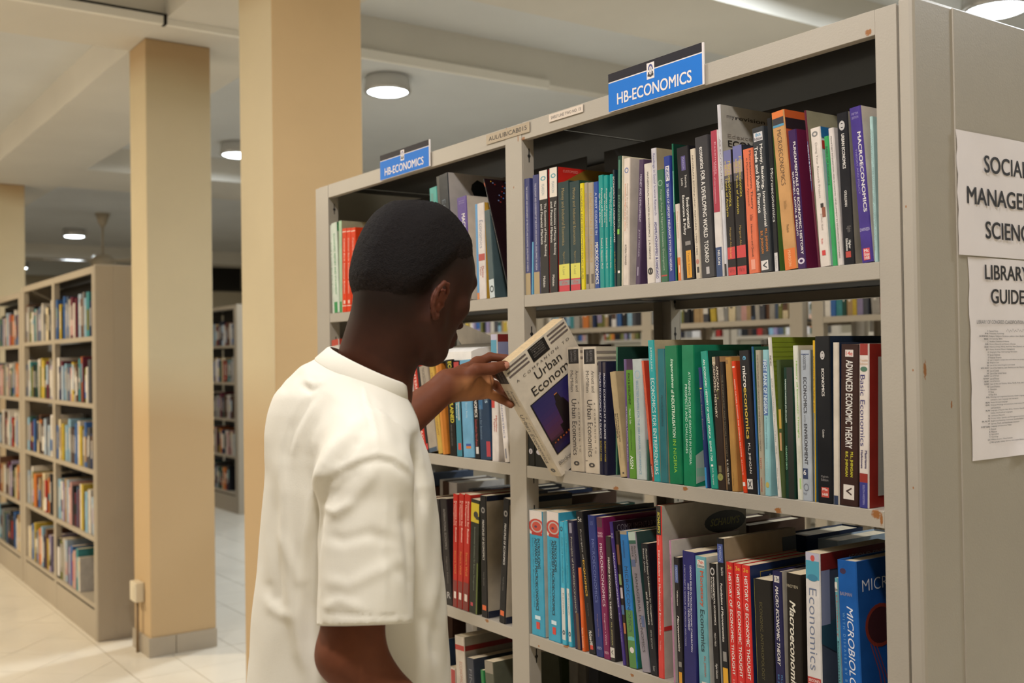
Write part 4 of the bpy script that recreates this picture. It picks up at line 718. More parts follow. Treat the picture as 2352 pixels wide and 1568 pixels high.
S3R = [
 (1211.8, 1170, 1218.7, 1249, None, '#3f9dbb', '#cbbfae', iam(), 'sky-blue advanced macroeconomics book with red tin picture, left of two'),
 (1254, 1172.8, 1260.4, 1288.8, None, '#3f9dbb', None, iam(), 'sky-blue advanced macroeconomics book with red tin picture, right of two'),
 (1284, 1197, 1291, 1304, None, '#46a8c2', None, [E(.06, .5, .02, .3, '#1b4a5a', .5), T('Public and Financial Stability', .13, .5, .4, .7, '#1b5a6c'), Rr(.54, .96, '#cdcfcb'), T('Kenneth', .58, .75, .4, .7, '#6a6a68'), E(.90, .5, .02, .3, '#3f4a54', .4)], 'pale blue and white narrow book, left of two'),
 (1294, 1195, 1306, 1318.3, None, '#3fa0b8', None, [T('and Financial Stability', .1, .5, .4, .7, '#1b5a6c'), Rr(.54, .96, '#d3d3cf'), T('Kenneth', .58, .75, .4, .7, '#6a6a68'), E(.90, .5, .02, .3, '#3f4a54', .4)], 'pale blue and white narrow book, right of two'),
 (1302, 1194.6, 1320.5, 1334.6, None, '#2b2840', None, [Rr(.02, .10, '#8a8694', .3, .7), T('Principles of MACROECONOMICS', .13, .72, .34, .68, '#b3ad9a'), Rr(.72, 1, '#5a3a22', .5, 1)], 'dark indigo principles of macroeconomics book'),
 (1327, 1304, 1336.8, 1347.5, None, '#d9622c', None, [T('Parkin Economics', .72, .96, .3, .7, '#f0c9a8', 'b')], 'shorter orange book between two black ones'),
 (1318.8, 1174, 1349.7, 1368.8, None, '#19181c', None, [H('5e', .04, .075, .25, .75, TX, 'n'), T('Principles of', .13, .34, .34, .60, '#c9c4be', 'n'), T('ECONOMICS', .345, .60, .36, .62, '#d3a52c', 'b'), T('Frank Bernanke', .65, .74, .4, .6, '#4a4648'), T('McGraw-Hill', .84, .94, .3, .7, TX, 'b'), Rr(.94, .97, '#c93a32', .3, .7)], 'black principles of economics book, 5e'),
 (1348.8, 1183, 1369.6, 1386.5, None, '#2b356f', None, [T('SIXTH EDITION', .04, .07, .3, .7, '#5f68a0'), T('MICROECONOMICS', .17, .62, .36, .70, '#7380b8', 'n'), T('Krugman Wells', .70, .86, .4, .6, '#8a6f7a'), H('WORTH', .93, .95, .2, .8, '#aeb3d0')], 'indigo-blue microeconomics book'),
 (1368.8, 1187.8, 1387, 1401.5, None, '#7a2250', None, [Rr(0, .07, '#4f1c38'), H('THIRD', .105, .12, .15, .9, '#e0b7c6', 'b'), H('EDITION', .125, .14, .15, .9, '#e0b7c6', 'b'), T('MICROECONOMICS', .185, .63, .34, .72, '#e6d2da', ''), T('Krugman • Wells', .68, .90, .38, .64, '#e0b7c6'), H('WORTH', .945, .965, .2, .8, '#e0b7c6')], 'magenta microeconomics book, third edition'),
 (1390, 1231, 1402, 1420, None, '#35302f', None, [T('MACRO ECONOMIC THEORY', .17, .66, .36, .66, TX, 'b'), T('M.L. JHINGAN', .69, .87, .4, .65, '#c9c07a'), Rr(.89, .97, '#cfc8be', .1, .9), T('V', .905, .95, .3, .65, '#35302f', 'b')], 'charcoal macro economic theory book with white crest'),
 (1390, 1197, 1421.4, 1432.4, None, '#43307a', '#271f2a', [H('THIRD', .08, .095, .3, .9, '#c6bcdc'), H('EDITION', .1, .115, .3, .9, '#c6bcdc'), T('MACROECONOMICS', .22, .60, .34, .72, '#d6cfe4', ''), T('Krugman • Wells', .64, .84, .36, .62, '#a79acb'), ST('COMPLIMENTARY COPY', .06, .80, .025, .070, '#77727a', 'n')], 'violet macroeconomics book with complimentary copy cover'),
 (1408, 1219, 1433.4, 1444.4, None, '#2a2220', '#3a2a24', [Rr(.1, .25, '#6f3a22', .1, .9), Rr(.32, .40, '#7d8f5a', .1, .8), Rr(.42, .50, '#b8aab0', .2, .9), Rr(.55, .62, '#3c5f8c', .1, .9), Rr(.68, .76, '#b0683a', .3, .9)], 'dark picture-covered book left of blue and green one'),
 (1422, 1219, 1445, 1473, None, '#2c78bd', '#2f6f5a', [Rr(0, .025, '#a3937c', .05, .9), T('BANDYOPADHYAY', .07, .20, .3, .5, '#173f6c'), Rr(.58, 1, '#4c7f3a', 0, 1), T('MICROECONOMICS', .26, .74, .32, .70, '#1b3046', 'n'), T('FOURTH EDITION', .77, .79, .3, .7, '#cfe0da'), Rr(.775, .80, '#5aa8a0', .1, .9), E(.87, .5, .022, .26, '#d9cfc8')], 'blue and grass green microeconomics book'),
 (1441, 1222, 1475, 1493.5, None, '#8f8891', '#2f4a46', [Rr(0, .06, '#b4c6ba'), Rr(.06, .085, '#1f5a4c'), T('McGUIGAN', .10, .22, .6, .84, '#3c3840'), T('MOYER', .10, .18, .26, .48, '#3c3840'), Rr(.20, .25, '#56648c', .1, .6), T('MANAGERIAL ECONOMICS', .30, .86, .36, .66, '#4a444e', ''), Rr(.6, .68, '#56648c', .6, 1)], 'lilac-grey managerial economics book'),
 (1471, 1247.8, 1495, 1513, None, '#1b1c24', None, [T('Mendenhall Beaver Duhan', .04, .32, .62, .84, '#cfcdc6'), T('Beaver Duhan', .04, .22, .26, .46, '#cfcdc6'), T('Statistics for Management', .30, .62, .62, .84, '#cfcdc6', 'b'), T('and Economics', .37, .62, .22, .48, '#cfcdc6', 'b'), T('FIFTH EDITION', .66, .80, .4, .6, '#a9a8a4'), T('Duxbury', .93, .97, .3, .7, '#a9a8a4')], 'thick near-black statistics book'),
 (1505, 1160.5, 1513, 1526, None, '#d94a43', '#b5ada0', [Rr(0, .17, '#1b191b'), T("SCHAUM'S", .035, .16, .32, .72, '#cfc33a', 'bi'), T('outlines', .175, .23, .3, .6, '#eab3ac'), T('Introduction to Mathematical Economics', .26, .75, .36, .66, '#f0dcd6', 'b'), T('Third Edition', .78, .84, .4, .6, '#eab3ac'), SE(.74, .14, .25, .068, '#1a1815'), ST("SCHAUM'S", .56, .92, .115, .160, '#8f8a3a', 'bi'), SR(.0, .95, .70, .725, '#b8302c'), ST('Edwa', .45, .8, .87, .895, '#3a3430', 'bi')], 'tall coral-red outline book with black head', dict(d=.222)),
 (1536, 1241, 1547, 1551, 1568, '#c08aa6', '#cfc6bb', [T('ECONOMICS', .1, .4, .3, .7, '#8f5a78')], 'thin pink book with white cover'),
 (1546, 1279, 1557, 1570, 1568, '#232024', None, [Rr(.06, .20, '#4f5f96', .2, .75), T('PEARSON', .08, .18, .34, .6, '#a9b2cf'), T('Williamson', .26, .38, .4, .62, TX), T('Macroeconomics', .46, .74, .34, .68, TX, 'bi'), Rr(.82, .86, '#8c8782', .3, .8), Rr(.90, 1, '#dd9a20', .3, .8)], 'narrow black macroeconomics book with amber foot'),
 (1566, 1264, 1572, 1604, 1568, '#2a2a68', None, [T('LEADING ISSUES IN MACROECONOMIC STABILISATION', .10, .73, .60, .72, '#d6d4e2', 'b'), T('AND FINANCIAL DEVELOPMENT', .23, .58, .40, .52, '#d6d4e2', 'b'), T('A FESTSCHRIFT IN HONOUR OF PROFESSOR AKIN IYOHA', .10, .70, .14, .24, '#b3b0cc')], 'wide navy-violet festschrift book'),
 (1596, 1276, 1605.5, 1630, 1568, '#6aa3ab', '#d6cfc3', [Rr(.025, .085, '#d8d2c8', .2, .86), H('7th', .03, .055, .3, .78, '#c9472c', 'b'), H('Edition', .06, .08, .24, .84, '#35323a', 'b'), T('Monetary', .105, .37, .34, .74, '#c2502f', 'b'), T('Economics', .39, .70, .34, .74, '#22444c', 'b'), T('M.L. JHINGAN', .73, .88, .5, .72, '#b8604a'), Rr(.92, .97, '#d8d2c8', .3, .8)], 'pale teal monetary economics book, seventh edition label'),
 (1628, 1293, 1640, 1655, 1568, '#1c1a1c', '#c9c3b8', [E(.06, .5, .03, .34, '#b5b0ac', .6), T('ENVIRONMENTAL ECONOMICS', .10, .46, .5, .72, TX, 'b'), T('AN INTRODUCTION', .10, .27, .2, .38, TX), T('FIELD • FIELD', .52, .62, .4, .6, TX), T('Higher Education', .75, .86, .3, .7, TX)], 'narrow black environmental economics book with globe mark'),
 (1645, 1235.5, 1659, 1675, 1568, '#1b1b1f', '#9c8a70', [Rr(.035, .15, '#3b4d8c', .1, .88), T('PEARSON', .05, .14, .3, .65, '#a9b2cf'), T('Bade Parkin', .18, .23, .5, .8, TX), T('Foundations of Macroeconomics', .28, .64, .32, .62, TX, 'b'), Rr(.70, .76, '#8c8782', .3, .8), Rr(.80, 1, '#dda222', .2, .9), ST('MARKETS', .50, .98, .16, .23, '#2b241f', 'b'), SR(.8, 1, .05, .14, '#23262a')], 'tall black foundations of macroeconomics book with blue box', dict(d=.185)),
 (1667, 1290, 1679, 1694, 1568, '#cf332f', None, hist(), 'red history of economic thought book, left of three'),
 (1684.6, 1293, 1694.5, 1711, 1568, '#cf332f', None, hist(), 'red history of economic thought book, middle of three'),
 (1702.4, 1297, 1712, 1730, 1568, '#cf332f', '#25345c', hist()+[SP([(.16, .05), (1, .05), (1, .056), (.16, .056)], '#a08a3c'), SP([(.16, .05), (.17, .05), (.17, .5), (.16, .5)], '#a08a3c'), ST('HISTORY', .3, 1.0, .08, .13, '#a9a8a8', 'b')], 'red history of economic thought book with blue cover, right of three', dict(d=.16)),
 (1730.5, 1328, 1739.5, 1779, 1568, '#25221e', '#25221e', [T('ECONOMIC ANTHROPOLOGY', .17, .75, .30, .46, '#58502a'), Rr(0, 1, '#a8a03a', 0, .03)], 'thick dark olive-black economic anthropology book', dict(kind='matte')),
 (1773, 1310.6, 1781.5, 1803, 1568, '#27254a', '#c9bfae', [Rr(.03, .075, '#d5cfc8', .2, .75), H('13e', .037, .067, .26, .7, '#35323a', 'b'), T('MACRO ECONOMIC THEORY', .10, .64, .30, .62, TX, 'bi'), T('M.L. JHINGAN', .70, .85, .6, .8, '#4f86b8', 'b'), T('B.K. JHINGAN', .70, .85, .25, .45, '#4f86b8', 'b')], 'deep indigo macro economic theory book, 13e label', dict(hard=True)),
 (1805, 1314.7, 1810, 1843, 1568, '#26211c', '#26211c', [H('FROYEN', .075, .095, .05, .80, '#b5a990'), T('Macroeconomics', .18, .80, .22, .62, '#e3dccb', 'bi')], 'wide black-brown macroeconomics book with large cream title'),
 (1849, 1267, 1854, 1888, 1568, '#d3cdc9', '#4a4f60', [Rr(0, .045, '#b9b4c4'), Rr(.045, .15, '#4a9ab0'), E(.03, .52, .018, .14, '#c9524a'), E(.14, .5, .02, .35, '#3b7f9a'), T('Economics', .20, .66, .24, .74, '#6a7590', 'n'), Rr(.70, .76, '#b03a34', 0, 1), H('SECOND', .71, .726, .12, .85, '#e8d6d0', 'b'), H('EDITION', .735, .75, .12, .85, '#e8d6d0', 'b'), T('Mankiw Taylor', .80, .95, .3, .6, '#b03a34'), SR(0, 1, 0, .095, '#7c221e'), ST('SECOND EDITION', .38, 1.0, .035, .065, '#b8a49a'), SP([(0, .4), (.35, .36), (.35, .62), (0, .5)], '#2b4a5c'), SR(0, .12, .095, .4, '#8c8fae')], 'thick white economics book with sea picture and red band', dict(d=.185)),
 (1916, 1327, 1925, 1934, 1568, '#6aa3ab', '#d6cfc3', [Rr(.025, .085, '#d8d2c8', .1, .86), H('Edition', .06, .08, .1, .84, '#35323a', 'b'), T('Monetary', .105, .37, .34, .74, '#c2502f', 'b'), T('Economics', .39, .70, .34, .74, '#22444c', 'b')], 'pale teal monetary economics book squeezed beside the blue microbiology book'),
 (1922, 1284.7, 1934.5, 1978, 1568, '#1f5aa3', '#1b4a8c', [E(.06, .30, .016, .16, '#3a2a4a'), H('BAUMAN', .175, .195, .1, .72, '#8f8a9c', 'b'), T('MICROBIOLOGY', .25, .80, .42, .74, '#e3e6ee', 'i'), T('WITH DISEASES BY BODY SYSTEM', .29, .90, .18, .30, '#6fa0cf', 'w'), ST('MICROB', .1, .9, .105, .17, '#e3e6ee', 'n'), SE(.42, .37, .30, .12, '#7a2e22'), SE(.42, .37, .25, .10, '#3c1c20')]+[SP([(.2+.05*k, .46), (.215+.05*k, .46), (.36+.07*k, .62+.02*k), (.42+.09*k, .78), (.405+.09*k, .78), (.345+.07*k, .62+.02*k)], '#8c3a2a') for k in range(3)], 'thick bright blue microbiology hardback by the end post', dict(hard=True, d=.125)),
]
row(LEV[2], S3R, SR3, G3, xmax=-.957, xmin=-1.8300)

SL1 = ', top shelf, left bay'; GL1 = "books on the left bay's top shelf"
orr = lambda: [Rr(.035, .045, '#e8c9b5'), T('Central Bank Statistical Bulletin', .12, .78, .35, .62, '#f0d2bf'), Rr(.92, .93, '#e8c9b5'), Rr(.86, .9, '#e8c9b5', .3, .7)]
S1L = [
 (752.8, 519, 759, 763.5, None, '#cfd3c4', None, [T('NIGERIA', .2, .8, .3, .7, '#4a8a5a')], 'thin white and green report beside the left end post'),
 (757, 515, 764, 776, None, '#cdd6c6', '#b9b6a2', [T('ECONOMIC REPORT AND STATEMENT', .12, .80, .35, .65, '#2f8a4c', 'b'), Rr(.88, 1, '#1f8a45', .1, .7), SR(.0, .3, 0, .1, '#1f7a3f')], 'white report with green letters and green foot'),
 (778, 508, 779.7, 786.3, None, '#a9c3a0', '#a89f84', [Rr(.88, 1, '#1f8a45')], 'pale green report left of the red-orange volumes'),
 (786, 526, 786.5, 796.5, None, '#d5401c', None, orr(), 'red-orange bulletin, left of three beside the green reports'),
 (796, 525, 797, 807, None, '#d5401c', None, orr(), 'red-orange bulletin, middle of three beside the green reports'),
 (806, 524, 807.5, 818, None, '#d5401c', None, orr(), 'red-orange bulletin, right of three, partly behind the head'),
 (985.8, 433.8, 998, 1016, None, '#4a9c92', None, [Rr(.05, .3, '#3a857c', .2, .5)], 'teal book showing above the head'),
 (1001.7, 407, 1018, 1045, None, '#18202a', '#b5ada6', [Rr(0, 1, '#0f1216', .0, .25), T('ECONOMICS', .2, .7, .4, .7, '#3f4f5f'), SP([(.42, .08), (.52, .04), (.62, .06), (.72, .12), (.86, .20), (.80, .30), (.72, .38), (.64, .34), (.60, .24), (.46, .18), (.40, .12)], '#17171a'), SP([(.9, .26), (.94, .24), (.95, .31), (.91, .33)], '#17171a')], 'glossy black book with white cover bearing a black Africa shape', dict(d=.16)),
 (1049, 456, 1059, 1081, None, '#5e4a8c', '#c4b8a8', [H('FIFTH', .035, .045, .2, .75, '#a498bb'), H('EDITION', .055, .065, .2, .75, '#a498bb'), T('MACROECONOMICS', .165, .68, .45, .80, TX, 'b')], 'violet macroeconomics book behind the head'),
 (1090.5, 470, 1096, 1123.5, None, '#d6ccc6', '#c99a3a', [Rr(0, 1, '#4a8fc0', 0, .28), T('Economics', .18, .47, .44, .80, '#6a7590', 'n'), Rr(.53, .60, '#b03a34', .30, 1), T('Mankiw', .66, .78, .62, .85, '#b03a34'), T('Taylor', .66, .76, .36, .58, '#b03a34'), Rr(.93, 1, '#cf7a3a', 0, .28)], 'white economics book with red band and blue edge'),
 (1112, 485, 1124.8, 1145, None, '#4a5a5c', None, [Rr(.79, 1, '#c3cccd', .0, 1), E(.9, .5, .04, .34, '#2b3a3c', .6)], 'grey-green book with white foot behind the leaning black one'),
 (1087.4, 418, 1146, 1156.5, None, '#181416', '#1f0f12', [T('Mathematics for Economics and Business', .12, .64, .35, .65, '#a9a19c'), Rr(.92, .94, '#c9392c', .3, .8), E(.05, .5, .02, .3, '#c9502c'), SE(.80, .45, .46, .36, '#6a1a14', .72)]+[SE(.1+.8*((k*37) % 100)/100, .02+.2*((k*53) % 100)/100, .012, .006, ['#b8862c', '#4a6aa0', '#8a2c24', '#6f7a9c'][k % 4]) for k in range(44)]+[SE(.45+.5*((k*31) % 100)/100, .45+.4*((k*47) % 100)/100, .018, .005, ['#5a7aa8', '#2c3f6a', '#7a92b5'][k % 3]) for k in range(40)], 'black mathematics book leaning left with starry red cover', dict(d=.17)),
]
row(LEV[0], S1L, SL1, GL1, xmax=-1.898, xmin=-2.774)
SL2 = ', second shelf, left bay'; GL2 = "books on the left bay's second shelf"
S2L = [
 (738, 783, 749, 768, None, '#cfc8bd', '#cfc8bd', [Rr(0, .06, '#b9402c'), SR(0, 1, 0, .06, '#b9402c')], 'white book with red head at the left bay end'),
 (780, 826, 792, 812, None, '#44566a', None, [T('ECONOMICS', .2, .7, .3, .7, TX)], 'slate blue book hidden by the neck'),
 (925, 848, 950, 967, None, '#d3c9bd', None, [T('GERMANY', .1, .6, .2, .8, '#3f9a4a', 'b'), Rr(.2, .6, '#d68a2c', 0, .25)], 'white book with green capitals by the collar'),
 (945, 842, 969, 979.5, None, '#c83a2c', None, [T('INTERNATIONAL TRADE', .05, .9, .25, .75, '#ecd0c6', 'b')], 'red book with white capitals near the collar'),
 (956, 843, 980, 985.5, None, '#2a2829', None, [Rr(.9, .97, '#c93a3a')], 'narrow black book beside the grey one'),
 (962, 843, 986, 1005.7, None, '#a89b8a', None, [T('MACROECONOMICS', .03, .3, .3, .6, '#57504a'), Rr(.95, 1, '#3a4f63')], 'thick warm grey book with blue foot'),
 (985, 838, 1007, 1017, None, '#c9a44e', None, [T('HISTORY AND THE ECONOMY', .1, .8, .3, .7, '#8c5f2c')], 'straw yellow book below the wrist'),
 (1000, 838, 1017.3, 1030.4, None, '#b8702a', None, [Rr(0, 1, '#d0842c', 0, .4)], 'orange-brown book below the wrist'),
 (1023, 827, 1034, 1049.3, None, '#1f1d1b', None, [T('ECONOMICS EXPLAINED', .02, .66, .34, .86, '#d9c92c', 'b'), T('REVISED AND UPDATED', .68, .9, .3, .5, '#6f6b66')], 'black book with thick yellow capitals'),
 (1041, 832, 1050, 1063.3, None, '#20262a', None, [Rr(0, .1, '#b02c2c'), T('GLOBAL', .12, .3, .2, .8, '#8a9a2c', 'b'), Rr(.42, 1, '#2c7f93'), T('Microeconomic', .36, .62, .5, .8, TX, 'b'), T('Theory', .4, .6, .14, .4, TX, 'b'), Rr(.86, .93, '#c9463c', .3, .8)], 'black and petrol-blue book with red logo'),
 (1055, 828, 1064.7, 1089.5, None, '#6fa6c6', None, [T('Economics', .1, .36, .3, .6, '#cfe0ea'), T('Barry Reilly', .44, .6, .36, .55, '#b7d2e0'), Rr(.86, .885, '#2f4f9c', .3, .75), Rr(.885, .91, '#cf7a3a', .3, .75)], 'wide light blue book under the hand'),
 (1082, 828, 1091, 1103, None, '#1d1e22', None, [T('ECONOMICS', .30, .58, .3, .8, TX, 'b'), T('Samuelson Nordhaus', .6, .87, .3, .7, '#b84a4a'), Rr(.88, .95, '#cfc9c5', .3, .8)], 'black economics book with white capitals under the hand'),
 (1094, 826, 1103.7, 1129, None, '#2b3f57', None, [T('Politics', .22, .44, .62, .96, '#9fb6c6', 'b'), Rr(.25, .5, '#1f5f8c', 0, .4), T('statistics for business', .46, .8, .12, .3, '#6f879c'), Rr(.82, .97, '#b03040', .6, .95)], 'mottled navy book under the hand'),
 (1127, 768, 1130, 1153, None, '#d6ccc4', '#c2b6a8', [Rr(0, .045, '#b9b4c8'), Rr(.045, .17, '#4a94ae'), T('Economics', .22, .5, .3, .7, '#6a7590', 'n'), Rr(.51, .58, '#c2342c', .05, .5), T('Mankiw', .64, .77, .62, .85, '#b84a3c', 'b'), T('Taylor', .66, .77, .30, .52, '#b84a3c', 'b'), SR(0, 1, 0, .06, '#7c221e'), SR(0, 1, .06, .2, '#8c8fae')], 'tall white economics book with sea picture, right of the hand'),
 (1139, 890, 1155, 1170.5, None, '#d9d0c8', '#c9bca6', [T('ECONOMETRICS', .08, .68, .25, .62, '#6a6f96', ''), Rr(.82, .95, '#8a8a96', .3, .55), SR(.2, .35, .3, .42, '#2b2622')], 'white econometrics book last before the middle post'),
]
row(LEV[1], S2L, SL2, GL2, xmax=-1.898, xmin=-2.774)
SL3 = ', third shelf, left bay'; GL3 = "books on the left bay's third shelf"
rb = lambda: [T('Economics for Business', .06, .42, .56, .86, '#e8b8a8', 'b'), T('& Management', .06, .28, .16, .42, '#e8b8a8', 'b'), T('Stuart Wall', .50, .70, .4, .7, '#cf8a3a'), Rr(.76, 1, '#7a1f1c', 0, 1), Rr(.86, .92, '#e3d3c9', .3, .75)]
bk2 = lambda: [T('INTERNATIONAL ECONOMICS', .1, .48, .4, .7, '#87817c'), T('Nigerian Edition', .55, .8, .4, .65, '#6b6560'), H('R', .88, .94, .3, .8, '#a9a4a0', 'b')]
S3L = [
 (960, 1143, 972, 990, None, '#7a2a28', None, [], 'dark red book mostly hidden by the shirt'),
 (984, 1145, 997, 1022, None, '#242022', None, bk2(), 'black book with grey lettering, left of two by the shirt'),
 (1010, 1145, 1023.5, 1039, None, '#242022', None, bk2(), 'black book with grey lettering, right of two by the shirt'),
 (1040.6, 1134, 1039.8, 1050, None, '#b3281f', None, rb(), 'red business economics book, left of three'),
 (1054, 1134, 1050.5, 1062, None, '#b3281f', None, rb(), 'red business economics book, middle of three'),
 (1067, 1135, 1062.5, 1076, None, '#b3281f', None, rb(), 'red business economics book, right of three'),
 (1082, 1147, 1077, 1104.5, None, '#262a24', '#38402a', [Rr(.03, .20, '#c6ae1c', 0, 1), E(.13, .6, .03, .26, '#1f1f1a'), Rr(.14, .17, '#1f1f1a', .6, 1), T('Environmental Economics for Business Management', .24, .80, .4, .6, '#7c8478'), Rr(.55, 1, '#5a6a1f', .8, 1), Rr(.91, .94, '#c23a4a', .2, .45)], 'black and olive book with yellow jigsaw picture'),
 (1101.8, 1137, 1106, 1120, None, '#17171b', '#b5a791', [E(.12, .5, .025, .3, '#8a8682', .5), T('PRINCIPLES OF ECONOMICS', .2, .53, .35, .65, '#cfcac4', 'b'), T('Frank Bernanke', .63, .74, .4, .6, '#6a6662'), Rr(.90, .94, '#d8622c', .2, .8), SR(0, 1, 0, .045, '#22283a'), SR(0, 1, .945, 1, '#22283a')], 'tall black principles book with cream side, left of two', dict(d=.175)),
 (1156, 1145, 1146, 1160, None, '#17171b', '#b5a791', [E(.12, .5, .025, .3, '#8a8682', .5), T('PRINCIPLES OF ECONOMICS', .2, .53, .35, .65, '#cfcac4', 'b'), T('Frank Bernanke', .63, .74, .4, .6, '#6a6662'), Rr(.90, .94, '#d8622c', .2, .8), SR(0, 1, 0, .045, '#22283a'), SR(0, 1, .945, 1, '#22283a')], 'tall black principles book with cream side, right of two', dict(d=.175)),
]
row(LEV[2], S3L, SL3, GL3, xmax=-1.898, xmin=-2.774)
SL4 = ', fourth shelf, left bay'; GL4 = "books on the left bay's fourth shelf"
S4L = [
 (1012, 1470, 1020, 1024, 1568, '#26344a', None, [], 'thin navy book beside the shirt hem'),
 (1025, 1527, 1026, 1040, 1568, '#c9bfb4', None, [Rr(.02, .2, '#a82c2c', .3, 1)], 'white book with a red block'),
 (1044, 1458, 1048.7, 1070, 1568, '#c8bcae', '#8f8576', [Rr(.07, .11, '#b3261f'), T('ECONOMICS OF INDUSTRY', .2, .6, .4, .7, '#b8806a'), SR(0, 1, .07, .11, '#7c1c18')], 'thick off-white book with a red band'),
 (1071, 1509, 1074, 1090, 1568, '#3a3c44', None, [T('FINANCE', .1, .5, .3, .7, '#6f7076')], 'dark grey book right of the banded one'),
 (1103, 1538, 1105, 1112, 1568, '#2f7a44', None, [], 'narrow green book in the dark corner'),
 (1112, 1516, 1115, 1135, 1568, '#5a5a4a', None, [Rr(0, .1, '#8a8070')], 'grey-green book by the middle post'),
]
row(LEV[3], S4L, SL4, GL4, xmax=-1.90, xmin=-2.774)
# ---------------------------------------------------------------- the book being pulled out
PB = '#d3c5ae'
hp = [Rr(0, .135, '#2c2928', .04, .96), T('BLACKWELL', .02, .12, .55, .75, '#7a7572'), T('COMPANIONS', .02, .12, .28, .45, '#7a7572'), T('Arnott and', .20, .34, .58, .82, '#6f6963'), T('McMillen', .20, .34, .18, .42, '#6f6963'), T('Urban Economics', .42, .88, .20, .56, '#57524e'), T('A COMPANION TO', .44, .84, .70, .82, '#77716a', 'w'), E(.945, .5, .018, .22, '#4c4845', .3)]
for s0, s1 in ((.03, .345), (.69, .975)):
    for k in range(3): hp.append(SR(s0, s1, .022+.032*k, .036+.032*k, '#6f625c'))
hp += [SR(.385, .65, .012, .125, '#1f1b1a')]+[ST(t, .42, .61, .022+.017*k, .032+.017*k, '#8a827a') for k, t in enumerate(('BLACKWELL', 'COMPANIONS', 'TO', 'CONTEMPORARY', 'ECONOMICS'))]
hp += [ST('A COMPANION TO', .08, .93, .145, .165, '#5a5350', 'w'), ST('Urban', .32, .73, .185, .255, '#2c2827', ''), ST('Economics', .19, .95, .275, .345, '#2c2827', '')]
sky = ['#2c2760', '#2f2862', '#332962', '#3a2a62', '#432a5e', '#4c2a58', '#522a50', '#552c48', '#4a2438', '#2c1a3c', '#241a44']
hp += [SR(.085, .90, .375, .835, '#141018')]+[SR(.10, .885, .383+.0404*k, .383+.0404*(k+1)+.0005, c) for k, c in enumerate(sky)]
hp += [SP([(.30, .745), (.30, .66), (.35, .66), (.37, .50), (.39, .49), (.405, .435), (.46, .435), (.475, .49), (.50, .50), (.55, .60), (.60, .66), (.60, .745)], '#1c1114'), SP([(.62, .745), (.62, .63), (.66, .62), (.665, .47), (.72, .47), (.73, .62), (.80, .70), (.885, .70), (.885, .745)], '#1c1114'), SP([(.10, .755), (.10, .72), (.30, .73), (.30, .755)], '#20131c'),
       SR(.41, .455, .432, .440, '#c07a3a'), SR(.67, .715, .468, .475, '#b08a78')]+[SR(.13+.045*k, .15+.045*k, .742-.004*(k % 3), .752, '#a8552a') for k in range(17)]
hp += [ST('Blackwell', .05, .30, .885, .915, '#6f6963'), ST('Richard Arnott', .4, .9, .885, .91, '#6f6963')]
HTH = .034; TH = math.radians(33.1)
hb = book((-1.700-HTH, 1.322, EYE-.2435), HTH, .185, .262, PB, '#d9ccb8', hp, 'cream urban economics companion being pulled out by the hand', None, 0, TH, pages=mat('paper_cream_held', '#c9b08a', rough=.9, noise=.1, nscale=150))
# ---------------------------------------------------------------- open book lying on the left bay's second row
z0 = pY(1050, 829, YF+.004)[2]
xr = pY(1079, 815, YF+.006)[0]; xl = xr-.20; yb = YF+.010
ob = empty('open_book', (xl, yb, EYE+z0+.002)); tag(ob, 'open book lying face up on top of the books, by the chin', 'book')
PW = mat('paper_white_open', '#ece8e2', rough=.8, noise=.05, nscale=60)
prof = [(0, .020), (.02, .027), (.05, .030), (.08, .034), (.105, .040), (.12, .038), (.13, .020)]
V = []; F = []
for x in (0, .20):
    for y, z in prof: V.append((x, y, z))
    for y, z in prof[::-1]: V.append((x, y, .0))
n = len(prof)*2
F = [tuple(range(n)), tuple(range(2*n-1, n-1, -1))]+[(k, k+n, (k+1) % n+n, (k+1) % n) for k in range(n)]
mesh('page_block', V, F, PW, ob)
P1 = pY(1062, 736, 1.475); P2 = pY(1128, 777, 1.475); b0 = Vector((xl, yb, EYE+z0+.002))
q1 = WZ(P1)-b0; q2 = WZ(P2)-b0
V = [(0.0, .131, .020), (.20, .131, .020), (q2.x+.02, q2.y, q2.z), (q1.x-.10, q1.y, q1.z+.02), (0.0, .131, .0), (.20, .131, .0), (q2.x+.02, q2.y+.03, q2.z-.012), (q1.x-.10, q1.y+.03, q1.z)]
mesh('raised_page_block', V, [(0, 1, 2, 3), (4, 7, 6, 5), (0, 4, 5, 1), (1, 5, 6, 2), (2, 6, 7, 3), (3, 7, 4, 0)], PW, ob)
MB().box((-.004, -.003, -.0018), (.204, .128, -.0002)).build('cover', bookmat('#2b3a44'), ob)
